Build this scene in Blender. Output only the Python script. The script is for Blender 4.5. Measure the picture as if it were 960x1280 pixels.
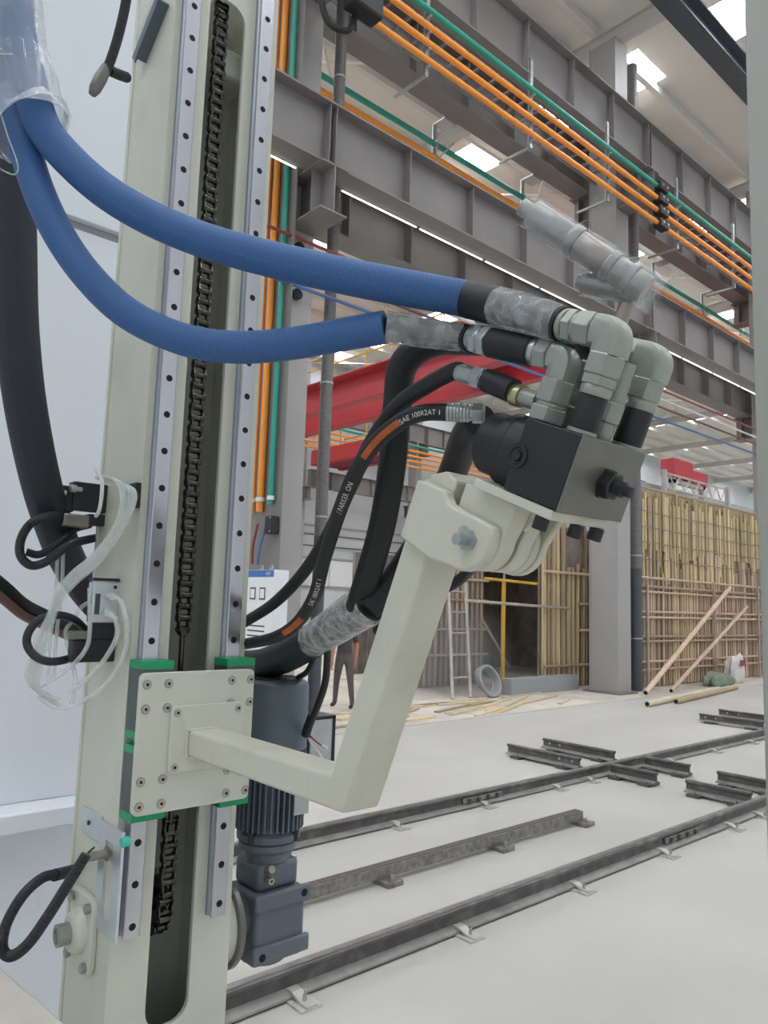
import bpy, bmesh, math, random
from mathutils import Vector, Matrix
random.seed(7)
for o in list(bpy.data.objects): bpy.data.objects.remove(o)
S = bpy.context.scene
COL = S.collection
V = Vector
# ------------------------------------------------------------------ camera
F, CX, CY, H = 940.0, 480.0, 640.0, 1.9          # focal length in px of a 960x1280 frame, eye height
up = V((253., -7880., F)).normalized()
ax = V((1060., (1060*253+F*F)/7880, F)).normalized()   # rail direction
ay = up.cross(ax)
if ay.z < 0: ay = -ay
RT = Matrix((ax, ay, up))                         # camera (x right, y down, z forward) -> world
CAM = V((0, 0, H))
def ray(px, py): return RT @ V(((px-CX)/F, (py-CY)/F, 1.0))
def P(px, py, d): return CAM + ray(px, py)*d
def onx(px, py, x): r = ray(px, py); return CAM + r*(x/r.x)
def ony(px, py, y): r = ray(px, py); return CAM + r*(y/r.y)
def onz(px, py, z=0.): r = ray(px, py); return CAM + r*((z-H)/r.z)
TI = math.radians(23); ct, st = math.cos(TI), math.sin(TI)
def HL(x, y, z): return V((x, y*ct - z*st, H + y*st + z*ct))   # tilted frame of the arm's upright and head
HX, HY, HZ = V((1,0,0)), V((0,ct,st)), V((0,-st,ct))
cd = bpy.data.cameras.new('camera'); cam = bpy.data.objects.new('camera', cd); COL.objects.link(cam)
cr, cu, cb = RT @ V((1,0,0)), RT @ V((0,-1,0)), RT @ V((0,0,-1))
cam.matrix_world = Matrix(((cr.x,cu.x,cb.x,0),(cr.y,cu.y,cb.y,0),(cr.z,cu.z,cb.z,H),(0,0,0,1)))
cd.sensor_fit = 'VERTICAL'; cd.sensor_height = 24.0; cd.lens = F/1280*24.0
cd.clip_start = 0.02; cd.clip_end = 400
S.camera = cam
# ------------------------------------------------------------------ world and exposure
W = bpy.data.worlds.new('overcast'); S.world = W; W.use_nodes = True
W.node_tree.nodes['Background'].inputs[0].default_value = (0.88, 0.94, 1.0, 1)
W.node_tree.nodes['Background'].inputs[1].default_value = 0.85
S.view_settings.view_transform = 'Standard'
try: S.view_settings.look = 'None'
except Exception: pass
S.view_settings.gamma = 1.0; S.view_settings.use_curve_mapping = False
S.view_settings.exposure = -0.27
SKYLIGHT_STRENGTH = 25.0
# ------------------------------------------------------------------ materials
def hexc(h):
    h = h.lstrip('#'); v = [int(h[i:i+2],16)/255 for i in (0,2,4)]
    return tuple((c/12.92 if c <= .04045 else ((c+.055)/1.055)**2.4) for c in v) + (1,)
MATS = {}
def mat(name, col, rough=.5, metal=0., var=.08, scale=8., bump=0., bscale=60., spec=.5, coat=0., rand=0., coord='Object', stretch=None, dirt=None):
    m = bpy.data.materials.new(name); m.use_nodes = True
    nt = m.node_tree; N, L = nt.nodes, nt.links
    b = N['Principled BSDF']
    c = hexc(col) if isinstance(col, str) else col
    b.inputs['Roughness'].default_value = rough; b.inputs['Metallic'].default_value = metal
    b.inputs['Specular IOR Level'].default_value = spec; b.inputs['Coat Weight'].default_value = coat
    tc = N.new('ShaderNodeTexCoord'); src = tc.outputs[coord]
    if stretch:
        mp = N.new('ShaderNodeMapping'); mp.inputs['Scale'].default_value = stretch
        L.new(src, mp.inputs['Vector']); src = mp.outputs['Vector']
    n = N.new('ShaderNodeTexNoise'); n.inputs['Scale'].default_value = scale; n.inputs['Detail'].default_value = 5
    L.new(src, n.inputs['Vector'])
    cr_ = N.new('ShaderNodeValToRGB')
    cr_.color_ramp.elements[0].position = .3; cr_.color_ramp.elements[1].position = .7
    lo = tuple(x*(1-var) for x in c[:3])+(1,); hi = tuple(min(1, x*(1+var)) for x in c[:3])+(1,)
    cr_.color_ramp.elements[0].color = lo; cr_.color_ramp.elements[1].color = hi
    L.new(n.outputs['Fac'], cr_.inputs['Fac']); out = cr_.outputs['Color']
    if dirt:
        dc, dscale, amt = dirt
        n3 = N.new('ShaderNodeTexNoise'); n3.inputs['Scale'].default_value = dscale; n3.inputs['Detail'].default_value = 6
        L.new(src, n3.inputs['Vector'])
        r3 = N.new('ShaderNodeValToRGB'); r3.color_ramp.elements[0].position = .52; r3.color_ramp.elements[1].position = .75
        r3.color_ramp.elements[0].color = (0,0,0,1); r3.color_ramp.elements[1].color = (amt,amt,amt,1)
        L.new(n3.outputs['Fac'], r3.inputs['Fac'])
        mx = N.new('ShaderNodeMixRGB'); L.new(r3.outputs['Color'], mx.inputs['Fac']); L.new(out, mx.inputs['Color1'])
        mx.inputs['Color2'].default_value = hexc(dc); out = mx.outputs['Color']
    if rand:
        oi = N.new('ShaderNodeObjectInfo'); mr = N.new('ShaderNodeMapRange')
        mr.inputs['To Min'].default_value = 1-rand; mr.inputs['To Max'].default_value = 1+rand
        L.new(oi.outputs['Random'], mr.inputs['Value'])
        hs = N.new('ShaderNodeHueSaturation'); L.new(mr.outputs['Result'], hs.inputs['Value']); L.new(out, hs.inputs['Color']); out = hs.outputs['Color']
    L.new(out, b.inputs['Base Color'])
    if bump:
        n2 = N.new('ShaderNodeTexNoise'); n2.inputs['Scale'].default_value = bscale; n2.inputs['Detail'].default_value = 4
        L.new(src, n2.inputs['Vector'])
        bp = N.new('ShaderNodeBump'); bp.inputs['Strength'].default_value = bump; bp.inputs['Distance'].default_value = .01
        L.new(n2.outputs['Fac'], bp.inputs['Height']); L.new(bp.outputs['Normal'], b.inputs['Normal'])
    MATS[name] = m
    return m
def braid(name, col, hi, nu=24, nv=820., rough=.6):
    m = mat(name, col, rough, var=.03)
    nt = m.node_tree; N, L = nt.nodes, nt.links; b = N['Principled BSDF']
    uv = N.new('ShaderNodeUVMap'); sx = N.new('ShaderNodeSeparateXYZ'); L.new(uv.outputs['UV'], sx.inputs[0])
    def M(op, a, c=None):
        n = N.new('ShaderNodeMath'); n.operation = op
        for i, v in enumerate((a, c)):
            if v is None: continue
            if isinstance(v, (int, float)): n.inputs[i].default_value = v
            else: L.new(v, n.inputs[i])
        return n.outputs[0]
    a = M('MULTIPLY', sx.outputs['X'], nu*2*math.pi); c = M('MULTIPLY', sx.outputs['Y'], nv)
    s = M('MULTIPLY', M('SINE', M('ADD', a, c)), M('SINE', M('SUBTRACT', a, c)))
    f = M('ADD', M('MULTIPLY', s, .5), .5)
    r = N.new('ShaderNodeValToRGB'); r.color_ramp.elements[0].position = .25; r.color_ramp.elements[1].position = .9
    r.color_ramp.elements[0].color = hexc(col); r.color_ramp.elements[1].color = hexc(hi)
    L.new(f, r.inputs['Fac']); L.new(r.outputs['Color'], b.inputs['Base Color'])
    bp = N.new('ShaderNodeBump'); bp.inputs['Strength'].default_value = .3; bp.inputs['Distance'].default_value = .001
    L.new(f, bp.inputs['Height']); L.new(bp.outputs['Normal'], b.inputs['Normal'])
    return m
def film(name, tint='#e8ecec', opac=.4, scale=22., stretch=(1,1,1), rough=.16, bump=.5):
    m = bpy.data.materials.new(name); m.use_nodes = True; nt = m.node_tree; N, L = nt.nodes, nt.links
    b = N['Principled BSDF']; b.inputs['Base Color'].default_value = hexc(tint); b.inputs['Roughness'].default_value = rough
    b.inputs['Specular IOR Level'].default_value = .8
    tr = N.new('ShaderNodeBsdfTransparent'); mx = N.new('ShaderNodeMixShader')
    n = N.new('ShaderNodeTexNoise'); n.inputs['Scale'].default_value = scale; n.inputs['Detail'].default_value = 3; n.inputs['Distortion'].default_value = .5
    tc = N.new('ShaderNodeTexCoord'); mp = N.new('ShaderNodeMapping'); mp.inputs['Scale'].default_value = stretch
    L.new(tc.outputs['Object'], mp.inputs['Vector']); L.new(mp.outputs['Vector'], n.inputs['Vector'])
    r = N.new('ShaderNodeValToRGB'); r.color_ramp.elements[0].position = .35; r.color_ramp.elements[1].position = .8
    r.color_ramp.elements[0].color = (opac*.55,)*3+(1,); r.color_ramp.elements[1].color = (min(1,opac*1.5),)*3+(1,)
    L.new(n.outputs['Fac'], r.inputs['Fac']); L.new(r.outputs['Color'], mx.inputs['Fac'])
    L.new(tr.outputs[0], mx.inputs[1]); L.new(b.outputs[0], mx.inputs[2])
    if bump:
        bp = N.new('ShaderNodeBump'); bp.inputs['Strength'].default_value = bump; bp.inputs['Distance'].default_value = .012
        L.new(n.outputs['Fac'], bp.inputs['Height']); L.new(bp.outputs['Normal'], b.inputs['Normal'])
    L.new(mx.outputs[0], N['Material Output'].inputs['Surface']); MATS[name] = m
    return m
def emit(name, col, s):
    m = bpy.data.materials.new(name); m.use_nodes = True; b = m.node_tree.nodes['Principled BSDF']
    b.inputs['Base Color'].default_value = (.8,.8,.8,1); b.inputs['Emission Color'].default_value = hexc(col); b.inputs['Emission Strength'].default_value = s
    MATS[name] = m; return m
M_FLOOR = mat('concrete_floor', '#bab8b2', .62, var=.05, scale=.7, bump=.12, bscale=30, dirt=('#a8a6a0', .5, .5))
M_FLOOR2 = mat('dusty_floor', '#c8c2b6', .8, var=.12, scale=1.6, bump=.3, bscale=9, dirt=('#9c9486', 1.1, .7))
M_CREAM = mat('cream_paint', '#cdcebf', .38, var=.03, scale=5, bump=.03, bscale=120, dirt=('#b1b0a2', 3.5, .45))
M_CREAMARM = mat('cream_arm_paint', '#cbcab9', .42, var=.04, scale=9, bump=.04, bscale=90, dirt=('#a9a796', 7, .5))
M_WHITE = mat('white_panel', '#dfe4ea', .3, var=.015, scale=1.5)
M_STEELP = mat('grey_steel_paint', '#807b79', .55, var=.06, scale=1.2, bump=.03, bscale=14, dirt=('#6c6866', .8, .5))
M_COLP = mat('column_paint', '#a3a09e', .5, var=.04, scale=1.2, dirt=('#94908e', .8, .4))
M_PIPEG = mat('grey_downpipe', '#6f6d6d', .5, var=.15, scale=14, bump=.1, bscale=30)
M_DKPIPE = mat('dark_downpipe', '#4b5057', .45, var=.08, scale=6)
M_ORANGE = mat('orange_plastic', '#f39a3c', .4, var=.04)
M_TEAL = mat('teal_plastic', '#2a9a88', .4, var=.04)
M_GALV = mat('galvanised', '#b9bbbb', .4, .6, var=.1, scale=20)
M_BLACKP = mat('black_plastic', '#1f2124', .5, var=.1, scale=20)
M_RUBBER = mat('black_rubber', '#1b1c1f', .55, var=.1, scale=20, bump=.05, bscale=90)
M_CORR = mat('corrugated_black', '#24272b', .42, var=.08)
M_BLUE = braid('blue_braid', '#294f88', '#43709f')
M_BLKBRAID = braid('black_braid', '#1b1f26', '#333942', 34, 700.)
M_RAIL = mat('ground_rail_steel', '#c4c4ca', .22, .85, var=.07, scale=18, stretch=(1,1,.25))
M_RAILSIDE = mat('rail_flank_steel', '#9aa2ad', .35, .7, var=.08, scale=14)
M_HOLE = mat('dark_hole', '#0c0c0d', .8, var=.1)
M_DARKIN = mat('mast_inside_paint', '#c4c6ba', .6, var=.1, scale=3)
M_CHAIN = mat('oiled_chain', '#55524f', .25, .9, var=.3, scale=90)
M_BLKSIDE = mat('bearing_block_steel', '#59625f', .4, .5, var=.1, scale=20)
M_GREEN = mat('green_end_cap', '#0f9660', .35, var=.08, scale=30)
M_BOLT = mat('zinc_bolt', '#b8b6aa', .3, .8, var=.1, scale=60)
M_ZINC = mat('zinc_fitting', '#aab2b2', .28, .75, var=.12, scale=40, bump=.05, bscale=140)
M_FIT = mat('painted_fitting', '#99a097', .38, .4, var=.08, scale=30, bump=.06, bscale=120)
M_SWIV = mat('dull_swivel_steel', '#a2a29e', .35, .55, var=.12, scale=40)
M_BRASS = mat('pale_brass', '#b3ac84', .3, .8, var=.1, scale=50)
M_BLOCKB = mat('black_block', '#26282a', .45, .2, var=.25, scale=14)
M_BLOCKG = mat('machined_steel', '#77776f', .38, .6, var=.1, scale=10)
M_MOTOR = mat('slate_motor_paint', '#5a666f', .42, var=.06, scale=14, bump=.04, bscale=70)
M_GEAR = mat('slate_gearbox_paint', '#626a73', .5, var=.08, scale=12, bump=.08, bscale=80)
M_ALU = mat('aluminium', '#d3dadd', .3, .75, var=.05, scale=20)
M_SENS = mat('sensor_barrel', '#a09892', .3, .8, var=.1, scale=40)
M_TEALTIP = mat('sensor_tip', '#4cc3b0', .4)
M_RAILIRON = mat('track_iron', '#625f5e', .42, .5, var=.2, scale=10, bump=.08, bscale=40, dirt=('#8a8886', 5, .6))
M_RAILFOOT = mat('track_foot_pale', '#9c9a96', .5, .3, var=.15, scale=9, dirt=('#7c7a77', 4, .6))  # paler than the rail web, with darker blotches
M_RAILTOP = mat('track_head_worn', '#8f8d8b', .4, .6, var=.25, scale=9)
M_RACK = mat('rack_bar_steel', '#8c8984', .4, .55, var=.35, scale=22, bump=.1, bscale=60)
M_CLIP = mat('clip_plate', '#c2c0b9', .5, .3, var=.1, scale=20)
M_WOOD = mat('timber_strip', '#c6b28c', .75, var=.22, scale=5, rand=.42, stretch=(6,6,.6), bump=.15, bscale=20)
M_WOODP = mat('pinkish_timber', '#c2ab96', .75, var=.2, scale=5, rand=.3, stretch=(6,6,.6))
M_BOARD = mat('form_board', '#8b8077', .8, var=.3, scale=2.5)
M_PALEB = mat('pale_board', '#cdc3a8', .8, var=.15, scale=2)
M_TUBE = mat('scaffold_tube', '#b3aca3', .5, .3, var=.15, scale=8)
M_YEL = mat('yellow_prop', '#d0a53c', .5, var=.1)
M_RED = mat('red_crane_paint', '#ae333b', .45, var=.08, scale=1.5)
M_DKRED = mat('dark_red_paint', '#82202f', .5, var=.08)
M_ROOF = mat('roof_sheet', '#e0ddd4', .6, var=.04, scale=.5)
M_PURLIN = mat('purlin', '#d6d3cb', .55, var=.05, scale=.7)
M_RAFTER = mat('rafter', '#c9c6bf', .55, var=.05, scale=.7)
M_SKY = emit('skylight_panel', '#f4f8ff', SKYLIGHT_STRENGTH)
M_GAPGLOW = emit('gap_glow_strip', '#fffdf6', 3.5)  # glow of the added strips, stands in for light through the girder gap
M_FARW = mat('far_wall', '#ccd0d2', .7, var=.05, scale=.2)
M_FARG = mat('far_grey', '#9ea2a4', .7, var=.08, scale=.3)
M_WINGL = emit('far_window_light', '#f4f8ff', 2.4)
M_CAB = mat('cabinet_white', '#e3e6e8', .4, var=.02)
M_CABB = mat('cabinet_blue', '#3b6fb4', .4, var=.04)
M_GREYPOST = mat('post_grey', '#a4a69f', .5, var=.02, scale=3)
M_BEIGE = mat('beige_table', '#c6c0b6', .55, var=.05, scale=20)
M_WIRER = mat('red_cable', '#8f3a38', .5); M_WIREB = mat('blue_cable', '#4b6f9f', .5); M_WIREW = mat('white_cable', '#cfcfca', .5); M_WIREN = mat('brown_cable', '#6b4a44', .5)
M_SHIRT = mat('shirt', '#4a4549', .8, var=.1); M_SKIN = mat('skin', '#c58f78', .6, var=.05); M_TROU = mat('trousers', '#5f5a58', .85, var=.1); M_HAIR = mat('hair', '#1d1a18', .7)
M_CUFF = mat('sleeve_trim', '#c05a4c', .8)
M_FILM = film('stretch_film', '#eef1f2', .2, 45, rough=.06, bump=1.); M_FILM2 = film('stretch_film_dense', '#e8ecec', .34, 40, rough=.08, bump=1.0); M_FILM3 = film('stretch_film_gathered', '#e4e9ee', .42, 14, (1,1,.5))
M_FILM4 = film('stretch_film_wound', '#e2e5e6', .62, 46, (.6,1,1.6))
M_CLEAR = film('clear_tube', '#dfe6e2', .42, 8, rough=.1, bump=0)
M_INK = mat('white_print', '#d8d8d4', .6, var=.02); M_OSTRIPE = mat('orange_stripe', '#b5582a', .6, var=.2, scale=60)
M_TARP = mat('green_tarp', '#7e8a78', .8, var=.2); M_BAG = mat('white_sack', '#d6d3cd', .8, var=.1)
M_GLASSD = mat('dark_meter', '#4a4d50', .2, var=.05)
# ------------------------------------------------------------------ mesh helpers
class MB:
    def __init__(s): s.v = []; s.f = []; s.uv = None; s.mi = []
    def add(s, v, f, mi=0):
        n = len(s.v); s.v += [V(x) for x in v]; s.f += [tuple(i+n for i in q) for q in f]; s.mi += [mi]*len(f); return s
    def box(s, a, b, mi=0):
        x0,y0,z0 = a; x1,y1,z1 = b
        if x0 > x1: x0,x1 = x1,x0
        if y0 > y1: y0,y1 = y1,y0
        if z0 > z1: z0,z1 = z1,z0
        return s.add([(x0,y0,z0),(x1,y0,z0),(x1,y1,z0),(x0,y1,z0),(x0,y0,z1),(x1,y0,z1),(x1,y1,z1),(x0,y1,z1)],
              [(0,3,2,1),(4,5,6,7),(0,1,5,4),(1,2,6,5),(2,3,7,6),(3,0,4,7)], mi)
    def boxm(s, size, M, mi=0):
        t = MB().box([-q/2 for q in size], [q/2 for q in size]); return s.add([M @ x for x in t.v], t.f, mi)
    def bar(s, p, q, w, h, upv=V((0,0,1)), mi=0):
        p, q = V(p), V(q); d = (q-p); L = d.length; d.normalize(); x = d.cross(upv)
        if x.length < 1e-4: x = d.cross(V((1,0,0)))
        x.normalize(); z = x.cross(d)
        c = (p+q)/2
        M = Matrix(((x.x,d.x,z.x,c.x),(x.y,d.y,z.y,c.y),(x.z,d.z,z.z,c.z),(0,0,0,1)))
        return s.boxm((w, L, h), M, mi)
    def lathe(s, p, axis, prof, n=20, mi=0, ref=None, closed=False):
        """prof: list of (distance along axis, radius)"""
        p = V(p); a = V(axis).normalized(); r = V(ref) if ref else (V((0,0,1)) if abs(a.z) < .9 else V((1,0,0)))
        x = (r - a*r.dot(a)).normalized(); y = a.cross(x)
        vs = []; fs = []
        for t, rad in prof:
            for k in range(n):
                an = 2*math.pi*(k+.5)/n; vs.append(p + a*t + (x*math.cos(an)+y*math.sin(an))*max(rad, 1e-5))
        for i in range(len(prof)-1):
            for k in range(n):
                k2 = (k+1) % n; fs.append((i*n+k, i*n+k2, (i+1)*n+k2, (i+1)*n+k))
        fs.append(tuple(reversed(range(n)))); m = (len(prof)-1)*n; fs.append(tuple(range(m, m+n)))
        return s.add(vs, fs, mi)
    def cyl(s, p, q, r, r2=None, n=16, mi=0, ref=None):
        p, q = V(p), V(q); return s.lathe(p, q-p, [(0, r), ((q-p).length, r if r2 is None else r2)], n, mi, ref)
    def prism(s, poly, o, u, w, d, mi=0):
        """poly of (a,b) in plane o+a*u+b*w, extruded by vector d"""
        o, u, w, d = V(o), V(u), V(w), V(d); n = len(poly)
        vs = [o+u*a+w*b for a, b in poly]; vs += [x+d for x in vs]
        fs = [tuple(range(n)), tuple(reversed(range(n, 2*n)))] + [(i, (i+n), (i+1) % n+n, (i+1) % n) for i in range(n)]
        return s.add(vs, fs, mi)
    def tube(s, path, rad, n=16, caps=True, mi=0, wob=0., sq=0, ref=None):
        """swept tube with uv: x around, y metres along"""
        pts = [V(q) for q in path]; m = len(pts)
        T = [((pts[min(i+1,m-1)]-pts[max(i-1,0)])).normalized() for i in range(m)]
        x = (V(ref) if ref else T[0].orthogonal()).normalized(); base = len(s.v); vs = []; fs = []; L = 0.; uvr = []
        for i in range(m):
            if i: L += (pts[i]-pts[i-1]).length
            x = (x - T[i]*x.dot(T[i])).normalized(); y = T[i].cross(x)
            r = rad[i] if isinstance(rad, (list, tuple)) else rad
            for k in range(n+1):
                an = 2*math.pi*k/n; rr = r*(1+(random.uniform(-wob, wob) if (wob and k < n) else 0))
                if sq: rr *= 1/((abs(math.cos(an))**sq+abs(math.sin(an))**sq)**(1/sq))
                if k == n: vs.append(vs[len(vs)-n].copy()) if wob else vs.append(pts[i]+(x*math.cos(an)+y*math.sin(an))*rr)
                else: vs.append(pts[i]+(x*math.cos(an)+y*math.sin(an))*rr)
                uvr.append((k/n, L))
        for i in range(m-1):
            for k in range(n):
                a = i*(n+1)+k; fs.append((a, a+1, a+n+2, a+n+1))
        if caps:
            fs.append(tuple(reversed(range(n)))); fs.append(tuple(range((m-1)*(n+1), (m-1)*(n+1)+n)))
        if s.uv is None: s.uv = {}
        for i, u in enumerate(uvr): s.uv[base+i] = u
        return s.add(vs, fs, mi)
    def mesh(s, name, origin=V((0,0,0)), smooth=35, fix=True):
        me = bpy.data.meshes.new(name); me.from_pydata([x-origin for x in s.v], [], s.f)
        if s.uv:
            l = me.uv_layers.new(name='UVMap')
            for lp in me.loops: l.data[lp.index].uv = s.uv.get(lp.vertex_index, (0,0))
        for p, i in zip(me.polygons, s.mi): p.material_index = i
        if fix and not s.uv:
            bm = bmesh.new(); bm.from_mesh(me); bmesh.ops.recalc_face_normals(bm, faces=bm.faces[:]); bm.to_mesh(me); bm.free()
        if smooth:
            me.shade_smooth(); me.set_sharp_from_angle(angle=math.radians(smooth))
        return me
ORG = {}
def link(o, parent, origin):
    COL.objects.link(o); ORG[o.name] = V(origin)
    if parent is not None: o.parent = parent; o.location = V(origin)-ORG[parent.name]
    else: o.location = V(origin)
    return o
def tag(o, label=None, cat=None, group=None, kind=None):
    if label: o['label'] = label
    if cat: o['category'] = cat
    if group: o['group'] = group
    if kind: o['kind'] = kind
    return o
def thing(name, label, cat, loc, group=None, kind=None):
    o = bpy.data.objects.new(name, None); o.empty_display_size = .1; link(o, None, loc); return tag(o, label, cat, group, kind)
def setm(me, m):
    for q in (m if isinstance(m, (list, tuple)) else [m]): me.materials.append(q)
def center(mb):
    xs = [v.x for v in mb.v]; ys = [v.y for v in mb.v]; zs = [v.z for v in mb.v]
    return V(((min(xs)+max(xs))/2, (min(ys)+max(ys))/2, min(zs)))
def part(name, mb, m, parent=None, bevel=0., smooth=35, label=None, seg=2):
    og = center(mb)
    me = mb.mesh(name, og, smooth); setm(me, m)
    o = link(bpy.data.objects.new(name, me), parent, og)
    if bevel:
        md = o.modifiers.new('bevel', 'BEVEL'); md.width = bevel; md.segments = seg; md.limit_method = 'ANGLE'; md.angle_limit = math.radians(40)
        md.harden_normals = False
    if label: o['label'] = label
    return o
def solo(name, mb, m, label, cat, group=None, kind=None, **k): return tag(part(name, mb, m, None, **k), label, cat, group, kind)
def struct(name, mb, m, **k): return tag(part(name, mb, m, None, **k), kind='structure')
def inst(name, me, parent, loc, M=None, kind=None):
    o = link(bpy.data.objects.new(name, me), parent, loc)
    if M is not None: o.rotation_euler = M.to_euler()
    return o
def spline(pts, sub=10):
    """Catmull-Rom through tuples of any length"""
    pts = [V(p) for p in pts]; q = [pts[0]*2-pts[1]]+pts+[pts[-1]*2-pts[-2]]; out = []
    for i in range(1, len(q)-2):
        p0,p1,p2,p3 = q[i-1],q[i],q[i+1],q[i+2]
        for k in range(sub):
            t = k/sub; out.append(.5*((2*p1)+(p2-p0)*t+(2*p0-5*p1+4*p2-p3)*t*t+(3*p1-p0-3*p2+p3)*t**3))
    out.append(pts[-1]); return out
def pxpath(l, sub=10): return spline([P(*q) for q in l], sub)
def rrect(x0, x1, y0, y1, r, n=5):
    out = []
    for cx, cy, a0 in ((x1-r,y1-r,0),(x0+r,y1-r,90),(x0+r,y0+r,180),(x1-r,y0+r,270)):
        for k in range(n+1):
            a = math.radians(a0+90*k/n); out.append((cx+r*math.cos(a), cy+r*math.sin(a)))
    return out
def text_mesh(txt, size):
    c = bpy.data.curves.new('t', 'FONT'); c.body = txt; c.size = size; o = bpy.data.objects.new('t', c); COL.objects.link(o)
    dg = bpy.context.evaluated_depsgraph_get(); me = bpy.data.meshes.new_from_object(o.evaluated_get(dg))
    vs = [v.co.copy() for v in me.vertices]; fs = [tuple(p.vertices) for p in me.polygons]
    bpy.data.objects.remove(o); bpy.data.curves.remove(c); bpy.data.meshes.remove(me); return vs, fs
def text_on_path(name, txt, path, s0, r, size, m, parent, flip=1):
    vs, fs = text_mesh(txt, size); cum = [0.]
    for i in range(1, len(path)): cum.append(cum[-1]+(path[i]-path[i-1]).length)
    out = []
    for v in vs:
        s = s0+flip*v.x; i = 0
        while i < len(path)-2 and cum[i+1] < s: i += 1
        p = path[i].lerp(path[i+1], (s-cum[i])/max(1e-6, cum[i+1]-cum[i])); t = (path[min(i+2, len(path)-1)]-path[max(i-1,0)]).normalized()*flip
        n = (CAM-p); n = (n-t*n.dot(t)).normalized(); b = n.cross(t); an = (v.y-size*.35)/r
        out.append(p+n*(r+.0006)*math.cos(an)+b*(r+.0006)*math.sin(an))
    return part(name, MB().add(out, fs), m, parent, smooth=0)
def stripe_on_path(name, path, s0, s1, r, wid, off, m, parent):
    cum = [0.]
    for i in range(1, len(path)): cum.append(cum[-1]+(path[i]-path[i-1]).length)
    idx = [i for i in range(len(path)) if s0 <= cum[i] <= s1]; vs = []; fs = []; K = 6
    for i in idx:
        t = (path[min(i+1, len(path)-1)]-path[max(i-1,0)]).normalized(); n = CAM-path[i]; n = (n-t*n.dot(t)).normalized(); b = n.cross(t)
        for k in range(K+1):
            an = (off+wid*(k/K-.5))/r; vs.append(path[i]+(n*math.cos(an)+b*math.sin(an))*(r+.0005))
    for j in range(len(idx)-1):
        for k in range(K): a = j*(K+1)+k; fs.append((a, a+1, a+K+2, a+K+1))
    return part(name, MB().add(vs, fs), m, parent)

# ================================================================== SETTING
struct('floor', MB().box((-14,-10,-.15), (96,8.6,0)), M_FLOOR, smooth=0)
struct('floor_beyond', MB().box((-14,8.6,-.2), (96,60,-.03)), M_FLOOR2, smooth=0)
struct('trim_1', MB().box((-14,8.6,-.03), (60,8.72,.012)), M_FLOOR, bevel=.004)
# roof: sheets, skylights, purlins and rafters hang on one ceiling
ZR = 17.0
BAY = 9.55; X0 = 6.4
roof = thing('ceiling', None, None, (20, 15, ZR), kind='structure')
x = -13.0
edges = []
k = -2
sky = []
while True:
    a = 17.3 + (k-1)*BAY; b = a+1.55
    if a > 96: break
    sky.append((a, b)); k += 1
prev = -14.
for a, b in sky:
    if a > prev: part('roof_sheet', MB().box((prev,-10,ZR), (a,60,ZR+.06)), M_ROOF, roof, smooth=0)
    prev = b
part('roof_sheet', MB().box((prev,-10,ZR), (100,60,ZR+.06)), M_ROOF, roof, smooth=0)
for a, b in sky:
    for j in range(17):
        y0 = -9.9+j*2.8
        part('skylight', MB().box((a,y0,ZR+.01), (b,y0+1.35,ZR+.05)), M_SKY, roof, smooth=0)
        part('roof_sheet', MB().box((a,y0+1.35,ZR), (b,y0+2.8,ZR+.06)), M_ROOF, roof, smooth=0)
    part('roof_sheet', MB().box((a,y0+2.8,ZR), (b,60,ZR+.06)), M_ROOF, roof, smooth=0)
pm = MB().box((-14,-.04,-.24),(100,.04,0)).box((-14,.04,-.24),(100,.13,-.215)).mesh('purlin', smooth=0); setm(pm, M_PURLIN)
for j in range(38): inst('purlin', pm, roof, (0,-9.2+j*1.75,ZR-.002))
part('roof_gutter', MB().box((-14,11.1,ZR-.75),(96,11.75,ZR-.25)), M_ROOF, roof, bevel=.03)
rm = MB().box((-.11,-10,-.72),(.11,60,-.69)).box((-.008,-10,-.69),(.008,60,-.27)).box((-.11,-10,-.27),(.11,60,-.245)).mesh('rafter', smooth=0); setm(rm, M_RAFTER)
for j in range(-2, 10): inst('rafter', rm, roof, (X0+j*BAY,0,ZR-.002))
for j in range(0, 5):
    for y0 in (11, 20, 29):
        for s in (0, 1):
            xa, xb = X0+j*BAY, X0+(j+1)*BAY
            part('brace_rod', MB().cyl((xa, y0+9*s, ZR-.5), (xb, y0+9*(1-s), ZR-.5), .045, n=8), M_PURLIN, roof)
# far walls
wb = struct('wall_back', MB().box((-14,37.6,-.03), (96,37.9,ZR)), M_FARW, smooth=0)
for z in (2.6, 4.4, 6.4): part('rail', MB().box((-10,37.5,z), (96,37.6,z+.12)), M_FARG, wb, smooth=0)
for j in range(27): part('wall_panel', MB().box((-9+j*3.8,37.5,2.75), (-5.3+j*3.8,37.6,4.35)), M_CAB, wb, smooth=0)
for z in (5.2, 5.9): part('wall_line', MB().cyl((-10,37.45,z),(93,37.45,z),.04,n=6), M_DKPIPE, wb)
we = struct('wall_end', MB().box((94,-10,-.03), (94.3,37.6,ZR)), M_FARG, smooth=0)
for j in range(9): part('window', MB().box((93.9,16+j*4.4,11.2), (94,19.2+j*4.4,13.4)), M_WINGL, we, smooth=0)
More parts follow.
